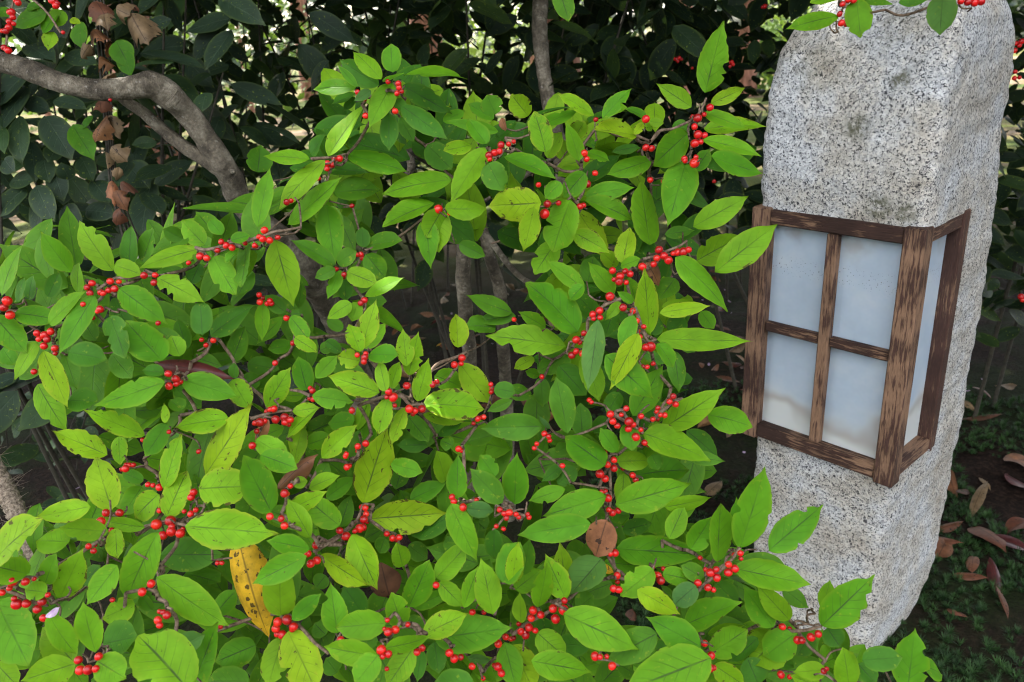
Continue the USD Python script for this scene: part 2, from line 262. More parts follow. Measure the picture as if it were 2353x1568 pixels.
# ------------------------------------------------------------------ stone post lantern
# granite: coarse pale grains, fine black mica, warm weathering, a few dark lichen smudges
STAINS = [(-0.030, 0.0, -0.015, 0.014), (-0.062, 0.0, -0.012, 0.017), (-0.055, 0.0, 0.135, 0.012), (-0.165, 0.0, 0.165, 0.05), (-0.075, 0.0, 0.205, 0.045), (-0.10, 0.0, 0.08, 0.016)]
_n = {
    'tc': ('texture_coordinate', {}), 'ge': ('geometry', {}),
    'v': ('voronoi_texture', {'scale': 420.0}), 'sv': ('separate_color', {}),
    'gr': ('rgb_ramp', {'ramp': [(0, (0.29, 0.29, 0.30)), (0.25, (0.44, 0.445, 0.45)), (0.65, (0.525, 0.525, 0.52)), (1, (0.61, 0.605, 0.595))]}),
    'n1': ('noise_texture', {'scale': 335.0, 'detail': 2.5, 'roughness': 0.6, 'distortion': 1.0}), 'r1': ('map_range', {'range_type': 'smoothstep', 'from_min': 0.548, 'from_max': 0.60, 'to_min': 0.0, 'to_max': 0.94}),
    'mica': ('mix', {'color2': (0.032, 0.033, 0.042)}),
    'n2': ('noise_texture', {'scale': 13.0, 'detail': 6.0, 'roughness': 0.65}), 'r2': ('rgb_ramp', {'ramp': [(0.3, (0.70, 0.62, 0.52)), (0.47, (0.96, 0.92, 0.86)), (0.60, (1.02, 1.04, 1.08))]}),
    'mul': ('mix', {'mix_type': 'multiply', 'fac': 1.0}),
    'bl': ('noise_texture', {'scale': 90.0, 'detail': 6.0, 'roughness': 0.75}), 'mixl': ('mix', {'color2': (0.10, 0.10, 0.065)}),
    'ns': ('noise_texture', {'scale': 62.0, 'detail': 5.0, 'roughness': 0.6}), 'nh': ('math', {'math_type': 'multiply_add', 'value2': 1.0}), 'nm': ('math', {'math_type': 'multiply', 'value2': 0.35}),
    'b': ('bump', {'strength': 0.9, 'distance': 0.007}), 'p': ('principled_bsdf', {'roughness': 0.82, 'specular_ior_level': 0.3})}
_l = [('tc.object', 'v.vector'), ('v.color', 'sv.color'), ('sv.r', 'gr.fac'), ('tc.object', 'n1.vector'), ('n1.fac', 'r1.value'), ('r1.result', 'mica.fac'), ('gr.color', 'mica.color1'),
      ('tc.object', 'n2.vector'), ('n2.fac', 'r2.fac'), ('mica.color', 'mul.color1'), ('r2.color', 'mul.color2'), ('tc.object', 'bl.vector'), ('tc.object', 'ns.vector'), ('n1.fac', 'nm.value1'),
      ('ns.fac', 'nh.value1'), ('nm.value', 'nh.value3'), ('nh.value', 'b.height'), ('b.normal', 'p.normal'), ('mul.color', 'mixl.color1'), ('mixl.color', 'p.base_color')]
_prev = None
BOXT = 0.92 - 0.247                                                      # height of the box's top edge
for i, (sx, sy, sz, rad) in enumerate(STAINS):
    _n[f'd{i}'] = ('vector_math', {'math_type': 'distance', 'vector2': (sx, sy + 0.012, BOXT + 0.03 + sz)})
    _n[f'm{i}'] = ('map_range', {'range_type': 'smoothstep', 'from_min': rad * 0.35, 'from_max': rad * 1.5, 'to_min': 0.95 if rad < 0.03 else 0.42, 'to_max': 0.0})
    _l += [('tc.object', f'd{i}.vector1'), (f'd{i}.value', f'm{i}.value')]
    if _prev:
        _n[f'x{i}'] = ('math', {'math_type': 'maximum'}); _l += [(_prev, f'x{i}.value1'), (f'm{i}.result', f'x{i}.value2')]; _prev = f'x{i}.value'
    else: _prev = f'm{i}.result'
_n['bm'] = ('map_range', {'from_min': 0.38, 'from_max': 0.56, 'to_min': 0.0, 'to_max': 1.0, 'clamp': True}); _n['bz'] = ('math', {'math_type': 'multiply'})
_l += [('bl.fac', 'bm.value'), (_prev, 'bz.value1'), ('bm.result', 'bz.value2'), ('bz.value', 'mixl.fac')]
M['granite'] = usdkit.material(stage, LK + 'granite', _n, _l, surface='p.BSDF')

def wood_material(name, stretch, dark, tan, bias):
    n = {'tc': ('texture_coordinate', {}), 'oi': ('object_info', {}), 'o3': ('vector_math', {'math_type': 'add'}), 'mp': ('mapping', {'scale': stretch}),
         'n1': ('noise_texture', {'scale': 1.0, 'detail': 6.0, 'roughness': 0.62, 'distortion': 0.15}), 'r1': ('map_range', {'range_type': 'smoothstep', 'from_min': bias + 0.275, 'from_max': bias + 0.37, 'to_min': 0.0, 'to_max': 1.0}),
         'mp2': ('mapping', {'scale': tuple(s * 3.2 for s in stretch)}), 'n2': ('noise_texture', {'scale': 1.0, 'detail': 3.0}), 'r2': ('map_range', {'from_min': 0.3, 'from_max': 0.7, 'to_min': 0.68, 'to_max': 1.2}),
         'n3': ('noise_texture', {'scale': 16.0, 'detail': 3.0}), 'r3': ('rgb_ramp', {'ramp': [(0.35, (0.45, 0.44, 0.43)), (0.6, (1, 1, 1))]}),
         'lf': ('math', {'math_type': 'multiply_add', 'value2': 0.55}), 'mix': ('mix', {'color1': dark, 'color2': tan}), 'mm': ('mix', {'mix_type': 'multiply', 'fac': 1.0}), 'm3': ('mix', {'mix_type': 'multiply', 'fac': 0.75}),
         'h': ('math', {'math_type': 'multiply_add', 'value2': -0.7}), 'b': ('bump', {'strength': 0.8, 'distance': 0.0022}), 'p': ('principled_bsdf', {'roughness': 0.72, 'specular_ior_level': 0.3})}
    l = [('tc.object', 'o3.vector1'), ('oi.location', 'o3.vector2'), ('o3.vector', 'mp.vector'), ('mp.vector', 'n1.vector'), ('n3.fac', 'lf.value1'), ('n1.fac', 'lf.value3'), ('lf.value', 'r1.value'), ('r1.result', 'mix.fac'), ('o3.vector', 'mp2.vector'), ('mp2.vector', 'n2.vector'), ('n2.fac', 'r2.value'),
         ('mix.color', 'mm.color1'), ('r2.result', 'mm.color2'), ('o3.vector', 'n3.vector'), ('n3.fac', 'r3.fac'), ('mm.color', 'm3.color1'), ('r3.color', 'm3.color2'), ('m3.color', 'p.base_color'), ('r1.result', 'h.value1'), ('n2.fac', 'h.value3'), ('h.value', 'b.height'), ('b.normal', 'p.normal')]
    return usdkit.material(stage, LK + name, n, l, surface='p.BSDF')
DK, TN = (0.085, 0.041, 0.031), (0.25, 0.145, 0.090)
M['wood_z'] = wood_material('weathered_wood_upright', (400, 400, 32), DK, TN, 0.43)
M['wood_zd'] = wood_material('stained_wood_upright', (400, 400, 32), DK, TN, 0.53)
M['wood_x'] = wood_material('stained_wood_rail', (32, 400, 400), (0.055, 0.026, 0.019), TN, 0.53)
M['wood_y'] = wood_material('weathered_wood_side_rail', (400, 32, 400), DK, TN, 0.47)
# milky pane, with dirt washed into waves at the foot and a dusty line of specks near the top (object z runs 0 at foot to 0.34 at top)
M['pane'] = usdkit.material(stage, LK + 'milky_pane', {
    'tc': ('texture_coordinate', {}), 'sep': ('separate_xyz', {}),
    'n': ('noise_texture', {'scale': 14.0, 'detail': 6.0, 'roughness': 0.65}), 'mr': ('rgb_ramp', {'ramp': [(0.35, (0.295, 0.34, 0.41)), (0.5, (0.325, 0.367, 0.435)), (0.68, (0.38, 0.405, 0.45))]}),
    'wn': ('noise_texture', {'scale': 11.0, 'detail': 2.0}), 'wz': ('math', {'math_type': 'multiply_add', 'value2': -0.16}),
    'line': ('map_range', {'range_type': 'smoothstep', 'from_min': 0.0, 'from_max': 0.028, 'to_min': 1.0, 'to_max': 0.0}), 'ab': ('math', {'math_type': 'absolute'}), 'wy': ('math', {'math_type': 'add', 'value2': 0.020}),
    'ls': ('math', {'math_type': 'multiply', 'value2': 0.5}), 'dirt': ('mix', {'color2': (0.20, 0.15, 0.115)}),
    'low': ('map_range', {'range_type': 'smoothstep', 'from_min': -0.02, 'from_max': 0.05, 'to_min': 0.8, 'to_max': 0.0}), 'pale': ('mix', {'color2': (0.47, 0.45, 0.43)}),
    'sn': ('noise_texture', {'scale': 420.0, 'detail': 1.0}), 'sr': ('map_range', {'range_type': 'smoothstep', 'from_min': 0.66, 'from_max': 0.70, 'to_min': 0.0, 'to_max': 0.85}),
    'band0': ('math', {'math_type': 'subtract', 'value2': 0.262}), 'band1': ('math', {'math_type': 'absolute'}), 'band': ('map_range', {'range_type': 'smoothstep', 'from_min': 0.004, 'from_max': 0.018, 'to_min': 1.0, 'to_max': 0.0}),
    'bs': ('math', {'math_type': 'multiply'}), 'speck': ('mix', {'color2': (0.10, 0.09, 0.08)}),
    'tn': ('noise_texture', {'scale': 22.0, 'detail': 5.0}), 'tr': ('map_range', {'range_type': 'smoothstep', 'from_min': 0.5, 'from_max': 0.72, 'to_min': 0.0, 'to_max': 0.5}), 'tz': ('map_range', {'range_type': 'smoothstep', 'from_min': 0.25, 'from_max': 0.31, 'to_min': 0.0, 'to_max': 1.0}), 'ts': ('math', {'math_type': 'multiply'}), 'smut': ('mix', {'color2': (0.24, 0.20, 0.17)}),
    'p': ('principled_bsdf', {'roughness': 0.42, 'specular_ior_level': 0.4, 'subsurface_weight': 0.2, 'subsurface_scale': 0.01})},
    [('tc.object', 'sep.vector'), ('tc.object', 'n.vector'), ('n.fac', 'mr.fac'), ('tc.object', 'wn.vector'), ('wn.fac', 'wz.value1'), ('sep.z', 'wz.value3'), ('wz.value', 'wy.value1'), ('wy.value', 'ab.value1'), ('ab.value', 'line.value'), ('line.result', 'ls.value1'),
     ('wy.value', 'low.value'), ('low.result', 'pale.fac'), ('mr.color', 'pale.color1'), ('pale.color', 'dirt.color1'), ('ls.value', 'dirt.fac'),
     ('tc.object', 'sn.vector'), ('sn.fac', 'sr.value'), ('sep.z', 'band0.value1'), ('band0.value', 'band1.value1'), ('band1.value', 'band.value'), ('sr.result', 'bs.value1'), ('band.result', 'bs.value2'), ('bs.value', 'speck.fac'), ('dirt.color', 'speck.color1'),
     ('tc.object', 'tn.vector'), ('tn.fac', 'tr.value'), ('sep.z', 'tz.value'), ('tr.result', 'ts.value1'), ('tz.result', 'ts.value2'), ('ts.value', 'smut.fac'), ('speck.color', 'smut.color1'), ('smut.color', 'p.base_color')], surface='p.BSDF')

YAW = -0.859
E1 = np.array([math.cos(YAW), math.sin(YAW), 0]); E2 = np.array([-math.sin(YAW), math.cos(YAW), 0])
CORNER = np.array([0.486, 0.892, 0.0])                                   # foot of the box's near corner
BW, BD, BH = 0.229, 0.137, 0.34
BOXB = BOXT - BH
lan = thing('stone_lantern', 'rough pale granite post with a wooden four-pane lamp box set into it', 'garden lantern', CORNER, YAW)
LP = str(lan.GetPath()); del LOC[LP]
def lpart(name, v, f, mat, loc=(0, 0, 0), smooth=False, label=None):
    g = usdkit.mesh(stage, numbered(LP + '/' + name), (np.asarray(v, float), np.asarray(f)), mat, smooth=smooth)
    if any(loc): g.AddTranslateOp().Set(Gf.Vec3d(*map(float, loc)))
    return tag(g.GetPrim(), label)
# section of the post per height: left edge x, right edge x, front y, back y
ZK = np.array([-0.06, 0.0, 0.05, 0.11, 0.20, 0.333, 0.50, 0.673, 0.75, 0.82, 0.87, 0.905, 0.95, 0.985])
XL = np.array([-0.205, -0.206, -0.207, -0.209, -0.211, -0.213, -0.220, -0.228, -0.229, -0.225, -0.219, -0.198, -0.165, -0.12])
XR = np.array([-0.020, -0.012, -0.008, -0.005, -0.004, -0.002, -0.002, -0.003, -0.003, -0.002, -0.002, -0.006, -0.030, -0.07])
YF = np.array([0.030, 0.020, 0.015, 0.012, 0.010, 0.009, 0.009, 0.009, 0.010, 0.012, 0.015, 0.028, 0.055, 0.09])
YB = np.array([0.15, 0.200, 0.242, 0.240, 0.244, 0.246, 0.252, 0.240, 0.230, 0.228, 0.214, 0.190, 0.155, 0.12])
nz, na = 200, 180
zs = np.linspace(ZK[0], ZK[-1], nz); V = []
th = (np.arange(na) + 0.5) * 2 * np.pi / na; th = th - 0.20 * np.sin(4 * th)   # more columns at the corners
for z_ in zs:
    xl, xr, yf, yb = (np.interp(z_, ZK, k) for k in (XL, XR, YF, YB))
    hx, hy, cx, cy = (xr - xl) / 2, (yb - yf) / 2, (xr + xl) / 2, (yb + yf) / 2
    e = 0.14
    c, s = np.cos(th), np.sin(th)
    V.append(np.stack([cx + hx * np.sign(c) * np.abs(c) ** e, cy + hy * np.sign(s) * np.abs(s) ** e, np.full(na, z_)], 1))
V = np.array(V); cen = V.mean(1, keepdims=True)
out = V - cen; out[..., 2] = 0; out /= np.linalg.norm(out, axis=-1, keepdims=True)
dis = (meshkit.fbm(V * 9, 3, 3) - 0.5) * 0.010 + (meshkit.fbm(V * 60, 3, 9) - 0.5) * 0.0078
V = (V + out * dis[..., None]).reshape(-1, 3); F = []
for i in range(nz - 1):
    for j in range(na):
        k = (j + 1) % na; F += [(i*na+j, i*na+k, (i+1)*na+k), (i*na+j, (i+1)*na+k, (i+1)*na+j)]
V = np.vstack([V, cen[0, 0], cen[-1, 0] + [0, 0, 0.01]]); n0 = nz * na
for j in range(na):
    k = (j + 1) % na; F += [(n0, k, j), (n0 + 1, (nz-1)*na + j, (nz-1)*na + k)]
post = manifold3d.Manifold(manifold3d.Mesh(V.astype(np.float32), np.array(F, np.uint32)))
def mbox(x0, x1, y0, y1, z0, z1): return manifold3d.Manifold.cube([x1-x0, y1-y0, z1-z0]).translate([x0, y0, z0])
niche = mbox(-BW - 0.1, 0.1, -0.1, 0.030, BOXB + 0.002, BOXT - 0.002) + mbox(-0.032, 0.1, -0.1, BD - 0.002, BOXB + 0.002, BOXT - 0.002) + mbox(-BW - 0.1, -BW + 0.032, -0.1, BD - 0.002, BOXB + 0.002, BOXT - 0.002)
post = post - niche
mm = post.to_mesh(); lpart('stone_post', mm.vert_properties[:, :3], mm.tri_verts, M['granite'], smooth=50)
def bar(name, x0, x1, y0, y1, z0, z1, mat, c=0.0018, label=None):
    h = np.array([x1 - x0, y1 - y0, z1 - z0]) / 2; P = []
    for sx in (-1, 1):
        for sy in (-1, 1):
            for sz in (-1, 1):
                s = np.array([sx, sy, sz])
                for ax in range(3):
                    q = h - c; q[ax] = h[ax]; P.append(s * q)
    hull = trimesh.convex.convex_hull(np.array(P))
    return lpart(name, hull.vertices, hull.faces, mat, loc=((x0+x1)/2, (y0+y1)/2, (z0+z1)/2), label=label)
T, B_ = BOXT, BOXB
bar('corner_post', -0.026, 0.0, 0.0, 0.024, B_ - 0.007, T + 0.001, M['wood_z'], label='paint-worn near corner upright')
bar('corner_post', -BW, -BW + 0.026, 0.0, 0.026, B_ - 0.006, T + 0.001, M['wood_z'])
bar('corner_post', -0.024, -0.0008, BD - 0.019, BD, B_ - 0.004, T + 0.001, M['wood_zd'])
bar('corner_post', -BW + 0.001, -BW + 0.024, BD - 0.019, BD, B_ - 0.004, T + 0.001, M['wood_zd'])
bar('rail', -BW + 0.026, -0.026, 0.003, 0.024, T - 0.021, T - 0.001, M['wood_x'], label='dark top front rail')
bar('rail', -BW + 0.026, -0.026, 0.002, 0.024, B_ - 0.003, B_ + 0.019, M['wood_x'])
bar('rail', -0.022, -0.003, 0.024, BD - 0.019, T - 0.021, T - 0.001, M['wood_y'])
bar('rail', -0.022, -0.002, 0.024, BD - 0.019, B_ - 0.003, B_ + 0.019, M['wood_y'])
bar('rail', -BW + 0.003, -BW + 0.022, 0.026, BD - 0.019, T - 0.021, T - 0.001, M['wood_y'])
bar('rail', -BW + 0.003, -BW + 0.022, 0.026, BD - 0.019, B_ - 0.003, B_ + 0.019, M['wood_y'])
xm, zm = -0.1145, BOXB + 0.172
bar('glazing_bar', xm - 0.0075, xm + 0.0075, 0.004, 0.0165, B_ + 0.0192, T - 0.0212, M['wood_z'])
bar('glazing_bar', -BW + 0.0262, xm - 0.0077, 0.006, 0.0165, zm - 0.007, zm + 0.007, M['wood_x'])
bar('glazing_bar', xm + 0.0077, -0.0262, 0.006, 0.0165, zm - 0.007, zm + 0.007, M['wood_x'])
def pane(x0, x1, y0, y1, z0, z1, label=None):
    bx = trimesh.creation.box([x1-x0, y1-y0, z1-z0]); v = bx.vertices + [(x0+x1)/2, (y0+y1)/2, (z0+z1)/2 - B_]
    lpart('pane', v, bx.faces, M['pane'], loc=(0, 0, B_), label=label)
for (xa, xb) in ((-BW + 0.026, xm), (xm, -0.026)):
    for (za, zb, lb) in ((B_ + 0.017, zm, 'milky pane with a brown dirt wave along its foot'), (zm, T - 0.019, None)):
        pane(xa, xb, 0.0170, 0.0200, za, zb, lb)
pane(-0.0225, -0.0195, 0.022, BD - 0.017, B_ + 0.017, T - 0.019, 'narrow milky side pane')
pane(-BW + 0.0195, -BW + 0.0225, 0.024, BD - 0.017, B_ + 0.017, T - 0.019)
# ------------------------------------------------------------------ ground, moss, litter
def ground_z(x, y):
    P = np.stack([np.asarray(x, float), np.asarray(y, float), np.zeros_like(np.asarray(x, float))], -1)
    return (meshkit.fbm(P * 2.3, 3, 21) - 0.5) * 0.05 + (meshkit.fbm(P * 17, 3, 22) - 0.5) * 0.014 - 0.004
M['soil'] = usdkit.material(stage, LK + 'soil_and_moss', {
    'ge': ('geometry', {}), 'sep': ('separate_xyz', {}),
    'n1': ('noise_texture', {'scale': 90.0, 'detail': 6.0, 'roughness': 0.7}), 'soil': ('rgb_ramp', {'ramp': [(0.3, (0.008, 0.005, 0.004)), (0.5, (0.020, 0.012, 0.009)), (0.7, (0.055, 0.033, 0.023))]}),
    'n2': ('noise_texture', {'scale': 2.6, 'detail': 5.0, 'roughness': 0.6}), 'mossf': ('map_range', {'range_type': 'smoothstep', 'from_min': 0.42, 'from_max': 0.56, 'to_min': 0.0, 'to_max': 0.85}),
    'n3': ('noise_texture', {'scale': 160.0, 'detail': 4.0}), 'moss': ('rgb_ramp', {'ramp': [(0.3, (0.008, 0.014, 0.005)), (0.7, (0.026, 0.042, 0.011))]}),
    'near': ('mix', {}),
    'n4': ('noise_texture', {'scale': 1.3, 'detail': 6.0, 'roughness': 0.65}), 'fargrass': ('rgb_ramp', {'ramp': [(0.36, (0.030, 0.055, 0.009)), (0.48, (0.075, 0.090, 0.016)), (0.56, (0.13, 0.092, 0.055)), (0.70, (0.25, 0.195, 0.15))]}),
    'ff': ('map_range', {'range_type': 'smoothstep', 'from_min': 2.6, 'from_max': 3.8, 'to_min': 0.0, 'to_max': 1.0}), 'far': ('mix', {}),
    'b': ('bump', {'strength': 0.8, 'distance': 0.012}), 'p': ('principled_bsdf', {'roughness': 0.95, 'specular_ior_level': 0.15})},
    [('ge.position', 'sep.vector'), ('ge.position', 'n1.vector'), ('n1.fac', 'soil.fac'), ('ge.position', 'n2.vector'), ('n2.fac', 'mossf.value'), ('ge.position', 'n3.vector'), ('n3.fac', 'moss.fac'), ('mossf.result', 'near.fac'), ('soil.color', 'near.color1'), ('moss.color', 'near.color2'),
     ('ge.position', 'n4.vector'), ('n4.fac', 'fargrass.fac'), ('sep.y', 'ff.value'), ('ff.result', 'far.fac'), ('near.color', 'far.color1'), ('fargrass.color', 'far.color2'), ('far.color', 'p.base_color'), ('n1.fac', 'b.height'), ('b.normal', 'p.normal')], surface='p.BSDF')
def grid(xs, ys):
    X, Y = np.meshgrid(xs, ys); Z = ground_z(X, Y); w = len(xs)
    i, k = np.meshgrid(np.arange(len(ys) - 1), np.arange(w - 1), indexing='ij'); p = (i * w + k).ravel()
    return np.stack([X, Y, Z], -1).reshape(-1, 3), np.vstack([np.stack([p, p + 1, p + w + 1], 1), np.stack([p, p + w + 1, p + w], 1)])
def spread(a, b, c, d, n):                                               # coarse outside, fine in [b, c]
    return np.r_[b - np.geomspace(0.05, b - a, 22)[::-1], np.linspace(b, c, n), c + np.geomspace(0.05, d - c, 22)]
tag(obj('ground', grid(spread(-60, -1.6, 2.4, 60, 180), spread(-60, 0.3, 4.2, 120, 180)), M['soil']), kind='structure')
def on_soil(px, py, lift=0.0):
    p = on_ground(px, py); p[2] = ground_z(p[0], p[1]) + lift; return p
